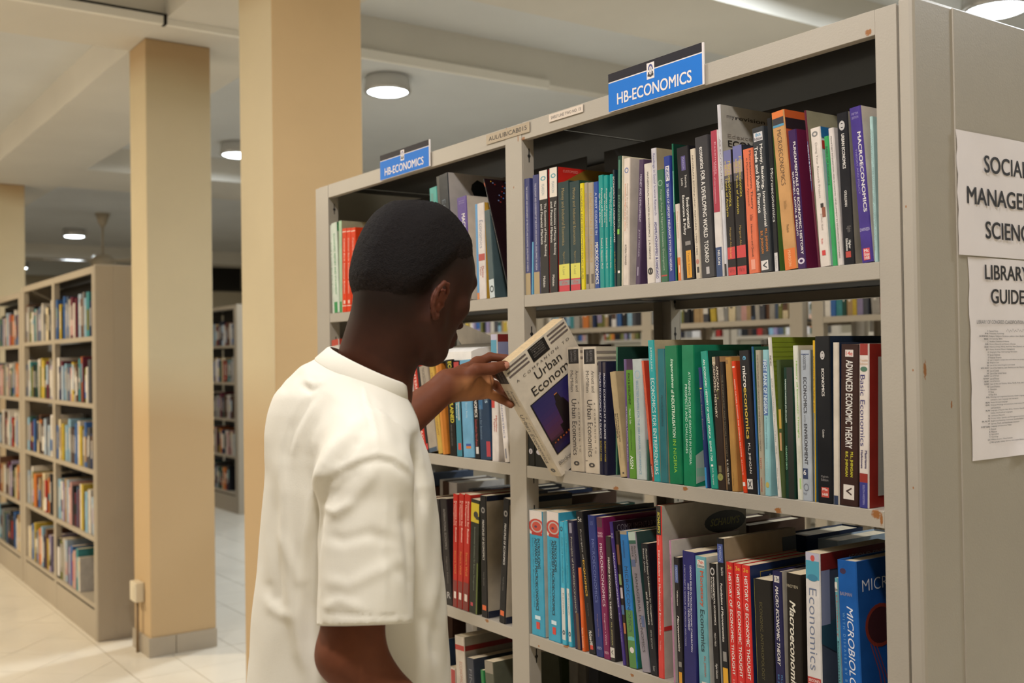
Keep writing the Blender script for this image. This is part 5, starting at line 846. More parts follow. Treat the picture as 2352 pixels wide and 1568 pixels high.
# ---------------------------------------------------------------- books filling the other shelves
PAL = [('white', '#c9c2b8'), ('white', '#bdb6ac'), ('grey', '#7c7a78'), ('pale blue', '#9aa9b8'), ('white', '#cfcac6'), ('slate blue', '#4a566c'), ('dark grey', '#45454a'), ('black', '#26252a'), ('black', '#1f1e20'), ('brown', '#4f3a2e'), ('grey', '#9a948c'), ('white', '#d3ccc2'), ('cream', '#c9b998'), ('grey', '#8f8c88'), ('navy', '#27314f'), ('dark green', '#24443a'), ('teal', '#3f7f84'), ('pink', '#b98f8a'), ('red', '#9c2f2a'), ('maroon', '#5a2230'), ('brown', '#5c4030'), ('black', '#1f1e20'), ('blue', '#3a5f96'), ('light blue', '#7fa3b8'), ('orange', '#c07034'), ('yellow', '#b39a3a'), ('lilac', '#8a7f9c'), ('olive', '#6a6a38'), ('tan', '#a08560')]
DPAL = [('white', '#c9c2b8'), ('white', '#bdb6ac'), ('grey', '#7c7a78'), ('pale blue', '#9aa9b8'), ('white', '#cfcac6'), ('slate blue', '#4a566c'), ('dark grey', '#45454a'), ('black', '#26252a'), ('black', '#1f1e20'), ('brown', '#4f3a2e'), ('grey', '#9a948c'), ('dark green', '#1f3a30'), ('navy', '#1c2740'), ('black', '#1a191b'), ('brown', '#4a3226'), ('dark grey', '#3a3836'), ('maroon', '#3c1c22'), ('slate blue', '#2c3c50'), ('olive', '#3c4428')]
def nth(n): return '%d%s' % (n, 'th' if 10 <= n % 100 <= 20 else {1: 'st', 2: 'nd', 3: 'rd'}.get(n % 10, 'th'))
LVN = ['top', 'second', 'third', 'fourth', 'bottom']
STUFF = MB(); STM = []
def smi(m):
    if m not in STM: STM.append(m)
    return STM.index(m)
def fill(x0, x1, yf, z, seed, bay, lev, group, pal=PAL, hr=(.19, .255), tr=(.018, .045), full=1.0, rear=False, simple=True, hmax=.32, stuff=False):
    r = random.Random(seed); x = x0+.004; k = 0; xe = x0+(x1-x0)*full
    while True:
        t = r.uniform(*tr)*(1.2 if r.random() < .15 else 1); h = min(r.uniform(*hr), hmax); d = h*.7
        if x+t > xe-.002: break
        cn, ch = r.choice(pal); k += 1
        lean = 0
        if r.random() < .10 and x+t+.03 < xe: lean = -r.uniform(.03, .09)
        size = 'tall' if h > hr[0]+.72*(hr[1]-hr[0]) else ('short' if h < hr[0]+.22*(hr[1]-hr[0]) else ('thick' if t > .037 else ('thin' if t < .024 else 'medium')))
        lab = '%s %s book, %s from left, %s shelf, %s' % (size, cn, nth(k), LVN[lev], bay)
        yy = yf+.006+r.uniform(0, .012)
        if rear and not stuff:
            e = book((x+t, yf-.004-r.uniform(0, .02), z), t, min(d, .185), h, ch, None, None, lab, group, 0, 0, kind='matte', yaw=math.pi)
        else:
            if lean < 0: x += h*math.sin(-lean)*.9
            z_ = z
            V = [(0, 0, 0), (t, 0, 0), (t, d, 0), (0, d, 0), (0, 0, h), (t, 0, h), (t, d, h), (0, d, h), (.002, .003, h-.003), (t-.002, .003, h-.003), (t-.002, d, h-.003), (.002, d, h-.003)]
            V += [(0, -.0004, h*.22), (t, -.0004, h*.22), (t, -.0004, h*.78), (0, -.0004, h*.78)]
            Fc = [(0, 3, 2, 1), (0, 1, 5, 4), (1, 2, 6, 5), (2, 3, 7, 6), (3, 0, 4, 7), (4, 5, 9, 8), (5, 6, 10, 9), (7, 4, 8, 11), (8, 9, 10, 11)]
            c2 = r.choice(PAL)[1]; mi = [0]*8+[1]; mm = [bookmat(ch, 'matte'), PAGES]
            a0, a1 = sorted((r.uniform(.04, .96), r.uniform(.04, .96)))
            V += [(.001, -.0005, h*a0), (t-.001, -.0005, h*a0), (t-.001, -.0005, h*a1), (.001, -.0005, h*a1)]
            if r.random() < .45 and a1-a0 > .06: Fc.append((16, 17, 18, 19)); mi.append(2); mm.append(bookmat(c2, 'matte'))
            V += [(t*.3, -.0008, h*.3), (t*.6, -.0008, h*.3), (t*.6, -.0008, h*.8), (t*.3, -.0008, h*.8)]
            if r.random() < .6: Fc.append((20, 21, 22, 23)); mi.append(len(mm)); mm.append(bookmat('#d3ccc2' if ch not in ('#d3ccc2', '#c9b998') else '#3a3836', 'matte'))
            if stuff:
                Mt = Matrix.Translation((x, yy, z+.0003)) @ Matrix.Rotation(lean, 4, 'Y')
                if rear: Mt = Matrix.Translation((x+t, yf-.004-r.uniform(0, .02), z)) @ Matrix.Rotation(math.pi, 4, 'Z')
                n0 = len(STUFF.V); STUFF.V += [tuple(Mt @ Vector(v)) for v in V]; STUFF.F += [tuple(q+n0 for q in f_) for f_ in Fc]; STUFF.M += [smi(mm[q]) for q in mi]
                x += t+r.uniform(.0004, .0025); continue
            o = mesh('book', V, Fc, mm, None, mi); o.location = (x, yy, z+.0003); o.rotation_euler = (0, lean, 0)
            tag(o, lab, 'book', group)
        x += t+r.uniform(.0004, .0025)
S5 = lambda zo=0: [EYE+L+zo for L in LEV]
gF = 'books in the far left bookcase'
for li, z in enumerate(S5(.012)):
    fill(-6.844, -5.960, 1.462, z, 100+li, "far left unit's right bay", li, gF, full=(1, 1, 1, 1, .62)[li], tr=(.028, .062))
    fill(-7.741, -6.906, 1.462, z, 120+li, "far left unit's left bay", li, gF, full=(1, 1, 1, 1, .9)[li], tr=(.030, .066))
for li, z in enumerate(S5()):
    fill(-8.809, -7.931, 1.462, z, 140+li, "second far left unit", li, 'books in the second far left bookcase', tr=(.024, .055), stuff=True)
for li, z in enumerate(S5(.02)):
    fill(-10.889, -9.991, 3.77, z, 160+li, 'unit seen between the columns', li, 'books in the unit between the columns', tr=(.03, .06), full=(1, .95, .98, 1, .8)[li], stuff=True)
for nm, a, b, sd in (("background unit left of double post", -3.999, -3.111, 180), ("background unit left half", -4.909, -4.071, 181), ("background unit right of double post", -2.929, -2.051, 182), ("background unit seen under the chin", -5.869, -5.031, 183), ("background unit left of chin", -6.789, -5.931, 184)):
    fill(a, b, 3.70, EYE+LEV[0]+.02, sd, nm, 0, 'books on the background row seen through the gap', tr=(.018, .042), stuff=True)
for nm, a, b, sd in (("blue-lit back unit left", -7.599, -6.721, 190), ("blue-lit back unit middle", -6.659, -5.781, 191), ("blue-lit back unit right", -5.639, -4.761, 192)):
    fill(a, b, 6.10, EYE+LEV[0], sd, nm, 0, 'books on the blue-lit row far behind', tr=(.02, .05), stuff=True)
gR = 'books on the far side of the near shelf'
for bi, (a, b, nm) in enumerate(((-1.830, -.952, 'far side, right bay'), (-2.774, -1.893, 'far side, left bay'))):
    for li in (1, 2, 3):
        fill(a, b, YF+.46, EYE+LEV[li]+.0004, 300+10*bi+li, nm, li, gR, pal=DPAL, hr=((.21, .26), (.17, .215), (.19, .245), (.22, .27))[li], tr=(.018, .045), rear=True, stuff=True, full=.74 if (li == 1 and bi == 0) else 1)
o = STUFF.build('background_books', STM); tag(o, 'many small books on the more distant shelves and the far side of the near one', 'books', kind='stuff')
# lying and leaning books on the far side, second shelf
def lying(x, y, z, w, d, t, col, lab, rz=0):
    e = empty('book', (x, y, z)); e.rotation_euler = (0, 0, rz); tag(e, lab, 'book', gR)
    V, F, P = book_mesh(t, w, d, False)
    M = Matrix(((0, 1, 0), (0, 0, 1), (1, 0, 0)))
    f = lambda v: tuple(M @ Vector(v))
    mesh('cover', [f(v) for v in V], [q for q in F], bookmat(col, 'matte'), e)
    a, b = f(P[0]), f(P[1]); MB().box(tuple(min(p, q) for p, q in zip(a, b)), tuple(max(p, q) for p, q in zip(a, b))).build('pages', PAGES, e)
zr = EYE+LEV[1]+.2165
lying(-1.66, 1.585, zr, .24, .17, .018, '#5a3f2c', 'brown book lying flat on the far side above the green books')
lying(-1.65, 1.590, zr+.0182, .22, .16, .014, '#1a2238', 'navy book lying flat on top of the brown one, far side')
lying(-1.41, 1.590, zr+.0004, .20, .17, .026, '#1c2130', 'dark navy book lying flat behind the red and black spines')
lying(-1.405, 1.592, zr+.0262, .18, .15, .006, '#6a6a6a', 'thin grey booklet lying on the dark navy book, far side')
e = book((-1.035, 1.60, EYE+LEV[1]+.002), .022, .18, .27, '#161516', None, None, 'black book leaning open above the far side, by the end post', gR, -.50, 0, kind='matte')
# fourth shelf, right bay: cream book lying at the front corner
lying(-1.825, YF+.006, EYE+LEV[3]+.002, .24, .17, .035, '#c9b695', 'cream book lying flat at the left of the fourth shelf, right bay', 0)
# ---------------------------------------------------------------- the person
def smin(a, b, k):
    h = np.clip(.5+.5*(b-a)/k, 0, 1); return b*(1-h)+a*h-k*h*(1-h)
class Field:
    def __init__(s, xs, ys, zs):
        s.x = np.asarray(xs, np.float32); s.y = np.asarray(ys, np.float32); s.z = np.asarray(zs, np.float32)
        s.F = np.full((len(xs), len(ys), len(zs)), .1, np.float32)
    def blk(s, lo, hi, pad):
        r = []
        for ax, a, b in zip((s.x, s.y, s.z), lo, hi):
            i = max(np.searchsorted(ax, a-pad)-1, 0); j = min(np.searchsorted(ax, b+pad)+1, len(ax)); r.append(slice(i, j))
        X, Y, Z = np.meshgrid(s.x[r[0]], s.y[r[1]], s.z[r[2]], indexing='ij', sparse=True)
        return tuple(r), X, Y, Z
    def put(s, sl, d, k, sub=False):
        if any(q.stop <= q.start for q in sl): return
        if sub: s.F[sl] = -smin(-s.F[sl], d, k)
        else: s.F[sl] = smin(s.F[sl], d, k)
    def cone(s, a, b, ra, rb, k=.01, sub=False):
        a = np.array(a, float); b = np.array(b, float); R = max(ra, rb)
        sl, X, Y, Z = s.blk(np.minimum(a, b)-R, np.maximum(a, b)+R, k+.01)
        ba = b-a; L2 = ba@ba+1e-12; h = np.clip(((X-a[0])*ba[0]+(Y-a[1])*ba[1]+(Z-a[2])*ba[2])/L2, 0, 1)
        d = np.sqrt((X-a[0]-ba[0]*h)**2+(Y-a[1]-ba[1]*h)**2+(Z-a[2]-ba[2]*h)**2)-(ra+(rb-ra)*h)
        s.put(sl, d, k, sub)
    def ell(s, c, r, M=None, k=.01, sub=False):
        c = np.array(c, float); r = np.array(r, float); R = r.max()
        sl, X, Y, Z = s.blk(c-R, c+R, k+.01); x, y, z = X-c[0], Y-c[1], Z-c[2]
        if M is not None: x, y, z = (M[0, 0]*x+M[1, 0]*y+M[2, 0]*z), (M[0, 1]*x+M[1, 1]*y+M[2, 1]*z), (M[0, 2]*x+M[1, 2]*y+M[2, 2]*z)
        q = np.sqrt((x/r[0])**2+(y/r[1])**2+(z/r[2])**2); g = np.sqrt((x/r[0]**2)**2+(y/r[1]**2)**2+(z/r[2]**2)**2)+1e-9
        s.put(sl, q*(q-1)/g, k, sub)
    def mesh(s):
        F = s.F; S_ = F < 0; nx, ny, nz = F.shape
        C = [(i, j, k) for i in (0, 1) for j in (0, 1) for k in (0, 1)]
        cnt = np.zeros((nx-1, ny-1, nz-1), np.uint8)
        for i, j, k in C: cnt += S_[i:nx-1+i, j:ny-1+j, k:nz-1+k]
        m = (cnt > 0) & (cnt < 8); I = np.argwhere(m); idx = np.full(m.shape, -1, np.int32); idx[m] = np.arange(len(I))
        vals = {c: F[I[:, 0]+c[0], I[:, 1]+c[1], I[:, 2]+c[2]] for c in C}
        P = {c: np.stack([s.x[I[:, 0]+c[0]], s.y[I[:, 1]+c[1]], s.z[I[:, 2]+c[2]]], 1) for c in C}
        acc = np.zeros((len(I), 3)); n = np.zeros(len(I))
        for a in C:
            for ax in range(3):
                if a[ax]: continue
                b = list(a); b[ax] = 1; b = tuple(b); A, B = vals[a], vals[b]; cr = (A < 0) != (B < 0)
                t = np.where(cr, A/np.where(cr, A-B, 1), 0); p = P[a]+(P[b]-P[a])*t[:, None]; acc[cr] += p[cr]; n[cr] += 1
        V = acc/n[:, None]; Q = []
        e = (S_[:-1, 1:-1, 1:-1] != S_[1:, 1:-1, 1:-1]); E_ = np.argwhere(e)+[0, 1, 1]; i, j, k = E_.T
        q = np.stack([idx[i, j-1, k-1], idx[i, j, k-1], idx[i, j, k], idx[i, j-1, k]], 1); fl = S_[i, j, k]; q[~fl] = q[~fl][:, ::-1]; Q.append(q)
        e = (S_[1:-1, :-1, 1:-1] != S_[1:-1, 1:, 1:-1]); E_ = np.argwhere(e)+[1, 0, 1]; i, j, k = E_.T
        q = np.stack([idx[i-1, j, k-1], idx[i-1, j, k], idx[i, j, k], idx[i, j, k-1]], 1); fl = S_[i, j, k]; q[~fl] = q[~fl][:, ::-1]; Q.append(q)
        e = (S_[1:-1, 1:-1, :-1] != S_[1:-1, 1:-1, 1:]); E_ = np.argwhere(e)+[1, 1, 0]; i, j, k = E_.T
        q = np.stack([idx[i-1, j-1, k], idx[i, j-1, k], idx[i, j, k], idx[i-1, j, k]], 1); fl = S_[i, j, k]; q[~fl] = q[~fl][:, ::-1]; Q.append(q)
        Q = np.concatenate(Q); Q = Q[(Q >= 0).all(1)]
        return V, Q
def relax(V, Q, it=2, lam=.5):
    E_ = np.concatenate([Q[:, [0, 1]], Q[:, [1, 2]], Q[:, [2, 3]], Q[:, [3, 0]]]); E_ = np.unique(np.sort(E_, 1), axis=0)
    deg = np.bincount(E_.ravel(), minlength=len(V))[:, None].clip(1)
    for _ in range(it):
        for l in (lam, -lam*1.02):
            S_ = np.zeros_like(V)
            for c in range(3): S_[:, c] = np.bincount(E_[:, 0], V[E_[:, 1], c], len(V))+np.bincount(E_[:, 1], V[E_[:, 0], c], len(V))
            V = V+l*(S_/deg-V)
    return V
def vnormals(V, Q):
    n = np.cross(V[Q[:, 2]]-V[Q[:, 0]], V[Q[:, 3]]-V[Q[:, 1]]); N = np.zeros_like(V)
    for c in range(4):
        for a in range(3): N[:, a] += np.bincount(Q[:, c], n[:, a], len(V))
    return N/(np.linalg.norm(N, axis=1)[:, None]+1e-12)
def npmesh(name, V, Q, m, parent, loc):
    V = V-np.array(loc); me = bpy.data.meshes.new(name)
    me.vertices.add(len(V)); me.vertices.foreach_set('co', V.astype(np.float32).ravel())
    k = Q.shape[1]; me.loops.add(Q.size); me.loops.foreach_set('vertex_index', Q.astype(np.int32).ravel()); me.polygons.add(len(Q))
    me.polygons.foreach_set('loop_start', np.arange(0, Q.size, k, dtype=np.int32)); me.polygons.foreach_set('loop_total', np.full(len(Q), k, np.int32))
    me.polygons.foreach_set('use_smooth', np.ones(len(Q), bool)); me.materials.append(m); me.update(calc_edges=True); me.validate()
    o = bpy.data.objects.new(name, me); COL.objects.link(o)
    if parent: o.parent = parent
    return o
# all person coordinates below are relative to the eye height (z = 0 at the camera's level)
HY = math.radians(102); HPT = math.radians(-21)
fw = np.array([math.cos(HY), math.sin(HY), 0]); rt = np.array([math.sin(HY), -math.cos(HY), 0]); up = np.array([0, 0, 1.])
hf = fw*math.cos(HPT)+up*math.sin(HPT); hu = -fw*math.sin(HPT)+up*math.cos(HPT)
HM = np.stack([rt, hf, hu], 1)                         # columns: right, forward, up of the head
HC = np.array([-1.372, .775, .085])+np.array(Rv)*.023+np.array([0, 0, .030]); HS = .895
def hp_(x, y, z): return HC+HM@(np.array([x, y, z])*HS)
class HSc:
    def __init__(s, f, k): s.f = f; s.k = k
    def ell(s, c, r, M=None, k=.01, sub=False): s.f.ell(c, np.array(r)*s.k, M, k*s.k, sub)
    def cone(s, a, b, ra, rb, k=.01, sub=False): s.f.cone(a, b, ra*s.k, rb*s.k, k*s.k, sub)
def head(f, inf=0.0, face=True):
    g = inf; f = HSc(f, HS)
    f.ell(hp_(0, -.012, .030), (.0765+g, .101+g, .096+g), HM, .02)
    f.ell(hp_(0, .030, .012), (.066+g, .066+g, .070+g), HM, .03)
    f.ell(hp_(0, -.055, -.015), (.060+g, .052+g, .060+g), HM, .03)
    if not face: return
    f.ell(hp_(0, .040, -.045), (.057, .052, .066), HM, .025)
    for s in (-1, 1):
        f.cone(hp_(s*.053, .002, -.070), hp_(s*.020, .066, -.104), .016, .014, .03)
        f.cone(hp_(s*.055, .000, -.030), hp_(s*.053, .002, -.070), .016, .015, .03)
        f.ell(hp_(s*.044, .060, -.026), (.018, .018, .016), HM, .02)
        f.ell(hp_(s*.030, .098, .002), (.014, .012, .010), HM, .008, True)
        f.ell(hp_(s*.030, .0835, .002), (.0118, .0118, .0118), HM, .003)
        f.cone(hp_(s*.014, .090, .007), hp_(s*.046, .078, .004), .0036, .003, .004)
        f.cone(hp_(s*.010, .089, .026), hp_(s*.048, .076, .024), .008, .006, .014)
        f.ell(hp_(s*.014, .098, -.040), (.009, .011, .008), HM, .008)
    f.cone(hp_(0, .064, -.100), hp_(0, .070, -.108), .018, .014, .02)
    f.cone(hp_(0, .090, .010), hp_(0, .108, -.034), .006, .0105, .012)
    f.ell(hp_(0, .091, -.068), (.024, .014, .018), HM, .012)
    f.cone(hp_(-.013, .098, -.063), hp_(.013, .098, -.063), .0062, .0062, .006); f.cone(hp_(-.011, .096, -.077), hp_(.011, .096, -.077), .0068, .0068, .006)
    f.cone(hp_(-.022, .101, -.0700), hp_(.022, .101, -.0700), .0016, .0016, .003, True)
ES = .92
def ear(f, s):
    f = HSc(f, HS*ES)
    def q(x, y, z): return hp_(s*(.0785+x*ES), -.016+y*ES, -.046+z*ES)
    k = .0025
    f.ell(q(.001, 0, 0), (.0060, .0155, .026), HM, .006)
    P = [(.004, .014, .006), (.009, .012, .020), (.014, .003, .029), (.017, -.009, .027), (.018, -.017, .015), (.0165, -.019, .000), (.013, -.016, -.014), (.009, -.008, -.026), (.006, .002, -.031), (.004, .007, -.024)]
    R = [.0030, .0036, .0040, .0042, .0042, .0040, .0038, .0046, .0058, .0045]
    for i in range(len(P)-1): f.cone(q(*P[i]), q(*P[i+1]), R[i], R[i+1], k)
    A = [(.010, .002, .016), (.013, -.007, .011), (.0125, -.010, 0), (.010, -.008, -.012)]
    for i in range(3): f.cone(q(*A[i]), q(*A[i+1]), .0034, .0034, k)
    f.cone(q(.004, .011, -.002), q(.006, .010, -.008), .0045, .004, k)
    f.ell(q(.009, .002, -.004), (.0065, .0062, .0095), HM, .002, True)
    f.cone(q(.011, -.005, .020), q(.013, -.0135, .008), .0022, .0022, .002, True)
TF = math.radians(64); ft = np.array([math.cos(TF), math.sin(TF), 0]); tr_ = np.array([math.sin(TF), -math.cos(TF), 0])
NB = np.array([-1.400, .735, -.035])
SHR = NB+tr_*.158+up*-.118+ft*-.012; SHL = NB-tr_*.150+up*-.110+ft*.008
ELR = pD(806, 1497, 1.365); WRR = ELR+ft*.130+up*-.205
ELL = np.array([-1.775, .90, -.185]); WRL = pD(1030, 884, 2.035)
ELR = np.array(ELR); PEL = np.array([-1.43, .685, -.60])
TM = np.stack([tr_, ft, up], 1)
fx = np.arange(-1.93, -1.12, .003); fy = np.arange(.46, 1.26, .003); fz = np.concatenate([np.arange(-EYE-.01, -.66, .012), np.arange(-.66, .235, .003)])
B = Field(fx, fy, fz)
head(B)
# neck and trunk
B.cone(hp_(0, -.038, -.045), NB+ft*-.004+up*.00, .050, .054, .025); B.cone(hp_(0, -.040, -.060), NB+ft*.008+up*-.01, .045, .050, .02)
B.cone(NB+up*-.03, SHR+tr_*-.03, .038, .042, .04); B.cone(NB+up*-.03, SHL+tr_*.03, .036, .042, .04)
B.ell(NB+up*-.20+ft*.0, (.120, .078, .160), TM, .04); B.ell(NB+up*-.40, (.120, .085, .15), TM, .05); B.ell(PEL+up*.04, (.138, .10, .13), TM, .05)
# right arm hanging with the elbow bent
B.cone(SHR, ELR, .050, .0395, .03); B.cone(ELR, ELR*.6+WRR*.4, .0385, .039, .02); B.cone(ELR*.6+WRR*.4, WRR, .039, .026, .02)
B.cone(ELR+ft*-.012+up*-.004, ELR+ft*-.004, .026, .026, .02)
# left arm reaching to the shelf
B.cone(SHL, ELL, .048, .040, .03); B.cone(ELL, ELL*.62+WRL*.38, .040, .0385, .02); B.cone(ELL*.62+WRL*.38, WRL, .0385, .0275, .02)
def hand(f, W, mcp, fingers, thumb, k=.006):
    for m in mcp: f.cone(W, m, .0165, .0118, .012)
    for a, b in zip(mcp[:-1], mcp[1:]): f.cone(a, b, .0115, .0112, .008); f.cone((W+a)/2, (W+b)/2, .0125, .0125, .01)
    for pts, r0 in fingers:
        for i in range(len(pts)-1):
            ra = r0*(1-.10*i); f.cone(pts[i], pts[i+1], ra*1.02, ra*.90, .0035)
    for i in range(len(thumb)-1):
        rr = [.0165, .0125, .0112, .0100]; f.cone(thumb[i], thumb[i+1], rr[i], rr[i+1], .006 if i else .012)
# left hand: palm towards the camera, thumb on the near cover's top corner, index along the page tops
mL = [np.array(pD(1096, 833, 2.125)), np.array(pD(1110, 852, 2.135)), np.array(pD(1119, 876, 2.130)), np.array(pD(1115, 898, 2.110))]
fL = [([mL[0], np.array(pD(1125, 819, 2.135)), np.array(pD(1162, 823, 2.130)), np.array(pD(1192, 829, 2.120))], .0098),
      ([mL[1], np.array(pD(1140, 858, 2.180)), np.array(pD(1166, 880, 2.195)), np.array(pD(1180, 900, 2.185))], .0100),
      ([mL[2], np.array(pD(1138, 884, 2.165)), np.array(pD(1156, 900, 2.170)), np.array(pD(1170, 914, 2.155))], .0100),
      ([mL[3], np.array(pD(1133, 908, 2.118)), np.array(pD(1152, 917, 2.125)), np.array(pD(1173, 929, 2.115))], .0102)]
tL = [np.array(pD(1062, 872, 2.045)), np.array(pD(1093, 850, 2.045)), np.array(pD(1132, 846, 2.055)), np.array(pD(1159, 839, 2.070))]
hand(B, WRL, mL, fL, tL)
B.cone(np.array(pD(1092, 862, 2.09)), np.array(pD(1112, 868, 2.105)), .016, .0135, .008); B.cone(np.array(pD(1085, 885, 2.08)), np.array(pD(1113, 886, 2.100)), .018, .014, .008)
B.cone(WRL, np.array(pD(1075, 886, 2.085)), .021, .020, .02); B.cone(WRL, np.array(pD(1078, 862, 2.085)), .021, .019, .02); B.cone(np.array(pD(1042, 896, 2.05)), np.array(pD(1098, 898, 2.115)), .021, .017, .014)
# right hand hanging relaxed
dR = (WRR-ELR)/np.linalg.norm(WRR-ELR); sR = np.cross(dR, tr_); sR /= np.linalg.norm(sR)
if sR@ft < 0: sR = -sR
mR = [WRR+dR*.088+sR*o for o in (.032, .011, -.010, -.029)]
cv = -tr_
fR = [([m, m+dR*L*.45+cv*.006, m+dR*L*.75+cv*.020, m+dR*L*.88+cv*.042], r) for m, L, r in zip(mR, (.072, .080, .074, .058), (.0088, .009, .0086, .0078))]
tR = [WRR+dR*.02+sR*.015+cv*.01, WRR+dR*.045+sR*.038+cv*.016, WRR+dR*.078+sR*.046+cv*.022, WRR+dR*.100+sR*.046+cv*.026]
hand(B, WRR, mR, fR, tR)
# legs
for s in (-1, 1):
    hip = PEL+tr_*s*.088+up*-.03; kn = np.array([*(PEL[:2]+tr_[:2]*s*.098+ft[:2]*.015), -EYE+.50]); an = np.array([*(PEL[:2]+tr_[:2]*s*.105+ft[:2]*-.01), -EYE+.09])
    B.cone(hip, kn, .082, .056, .04); B.cone(kn, kn*.6+an*.4, .054, .052, .03); B.cone(kn*.6+an*.4, an, .052, .036, .03); B.cone(an+up*-.03, an+ft*.15+up*-.062, .030, .024, .03)
ear(B, 1); ear(B, -1)
V, Q = B.mesh(); del B
V = relax(V, Q, 1, .45)
def skin():
    m = bpy.data.materials.new('skin'); m.use_nodes = True; nt = m.node_tree; b = nt.nodes['Principled BSDF']
    at = nt.nodes.new('ShaderNodeAttribute'); at.attribute_name = 'skin_tone'; at.attribute_type = 'GEOMETRY'
    g = nt.nodes.new('ShaderNodeNewGeometry'); n = nt.nodes.new('ShaderNodeTexNoise'); n.inputs['Scale'].default_value = 55; n.inputs['Detail'].default_value = 4; nt.links.new(g.outputs['Position'], n.inputs['Vector'])
    r = nt.nodes.new('ShaderNodeMapRange'); r.inputs[3].default_value = .82; r.inputs[4].default_value = 1.18; nt.links.new(n.outputs['Fac'], r.inputs[0])
    s = nt.nodes.new('ShaderNodeVectorMath'); s.operation = 'SCALE'; nt.links.new(at.outputs['Color'], s.inputs[0]); nt.links.new(r.outputs[0], s.inputs['Scale']); nt.links.new(s.outputs[0], b.inputs['Base Color'])
    n2 = nt.nodes.new('ShaderNodeTexNoise'); n2.inputs['Scale'].default_value = 900; nt.links.new(g.outputs['Position'], n2.inputs['Vector']); bp = nt.nodes.new('ShaderNodeBump'); bp.inputs['Strength'].default_value = .12; bp.inputs['Distance'].default_value = .001
    nt.links.new(n2.outputs['Fac'], bp.inputs['Height']); nt.links.new(bp.outputs[0], b.inputs['Normal'])
    b.inputs['Roughness'].default_value = .6; b.inputs['Specular IOR Level'].default_value = .2; b.inputs['Subsurface Weight'].default_value = .08; b.inputs['Subsurface Radius'].default_value = (.01, .004, .002); b.inputs['Subsurface Scale'].default_value = .3
    return m
PL = np.array([PEL[0], PEL[1], -EYE]); 
person = npmesh('person', V+np.array([0, 0, EYE]), Q, skin(), None, PL+np.array([0, 0, EYE])); person.location = (PL[0], PL[1], 0)
tag(person, 'young man with short hair reaching to pull a book from the shelf', 'person')
# skin tone: head darker, palm lighter; part pigment, part light put into the colour
tone = np.tile(np.array(hexc('#70402a')), (len(V), 1)); N = vnormals(V, Q)
def blend(w, c): 
    global tone
    w = np.clip(w, 0, 1)[:, None]; tone = tone*(1-w)+np.array(hexc(c))*w
hl = (V-HC)@HM/HS; nearh = np.linalg.norm(V-HC, axis=1)
blend(np.clip((.20-nearh)/.06, 0, 1), '#42251a')
XS = [-.12, -.07, -.045, -.022, .0, .03, .055, .085]; YS = [-.092, -.084, -.064, -.026, .010, .026, .046, .074]
hline = np.interp(hl[:, 1], XS, YS)
blend(np.where(nearh < .17, np.clip((hl[:, 2]-hline+.060)/.075, 0, 1)*1.0, 0)*(np.abs(hl[:, 0]) < .0785), '#21150f')
earw = np.exp(-((hl[:, 1]+.016)/.020)**2-((hl[:, 2]+.046)/.032)**2)*np.clip((np.abs(hl[:, 0])-.079)/.003, 0, 1); blend(earw*.8, '#7a4330')
lipw = np.exp(-((hl[:, 0]/.022)**2+((hl[:, 2]+.070)/.011)**2))*(hl[:, 1] > .08); blend(lipw*.7, '#5f3530')
for s in (-1, 1):
    e_ = np.linalg.norm(hl-np.array([s*.030, .0835, .002]), axis=1); blend(np.clip((.0135-e_)/.001, 0, 1)*(hl[:, 1] > .086), '#b5a79a'); blend(np.clip((.0065-np.linalg.norm(hl-np.array([s*.030, .0953, .001]), axis=1))/.001, 0, 1), '#120c0a')
    blend(np.exp(-(((hl[:, 0]-s*.030)/.018)**2+((hl[:, 2]-.026)/.005)**2))*(hl[:, 1] > .07), '#15100e')
# palm faces the camera side
pc = np.array(pD(1085, 885, 2.08)); toward = -np.array(Fv)
pw = np.clip((.085-np.linalg.norm(V-pc, axis=1))/.035, 0, 1)*np.clip((N@toward+.05)*1.6, 0, 1)*np.clip((V@(-np.array(Uv))-np.array(pD(1085, 858, 2.08))@(-np.array(Uv)))/.012, 0, 1)
blend(pw*.85, '#c98a5c')
for pts, r in fL: blend(np.clip((.017-np.linalg.norm(V-pts[-1], axis=1))/.01, 0, 1)*.4, '#a0684a')
ca = person.data.color_attributes.new('skin_tone', 'FLOAT_COLOR', 'POINT'); ca.data.foreach_set('color', np.concatenate([tone, np.ones((len(V), 1))], 1).astype(np.float32).ravel())
OFF = np.array([PL[0], PL[1], 0])
# thumb nail
tip = tL[3]; dt = (tL[3]-tL[2]); dt /= np.linalg.norm(dt); nn = -np.array(Fv); nn -= dt*(nn@dt); nn /= np.linalg.norm(nn); ss = np.cross(dt, nn)
NV_ = []; NF = []
for i in range(7):
    for j in range(7):
        a = (i/6-.5)*2; b_ = (j/6-.5)*2; rr = 1-.12*b_*b_ if abs(a) < .99 else .86
        p = tip+dt*(a*.0066-.0015)+ss*(b_*.0066*math.sqrt(max(0, 1-.35*a*a)))+nn*(.0104*math.cos(b_*.72)-.0006*a*a)
        NV_.append(p+np.array([0, 0, EYE])-OFF)
for i in range(6):
    for j in range(6): q = i*7+j; NF.append((q, q+7, q+8, q+1))
mesh('thumb_nail', NV_, NF, mat('nail', '#c98a72', rough=.3), person, None, True)
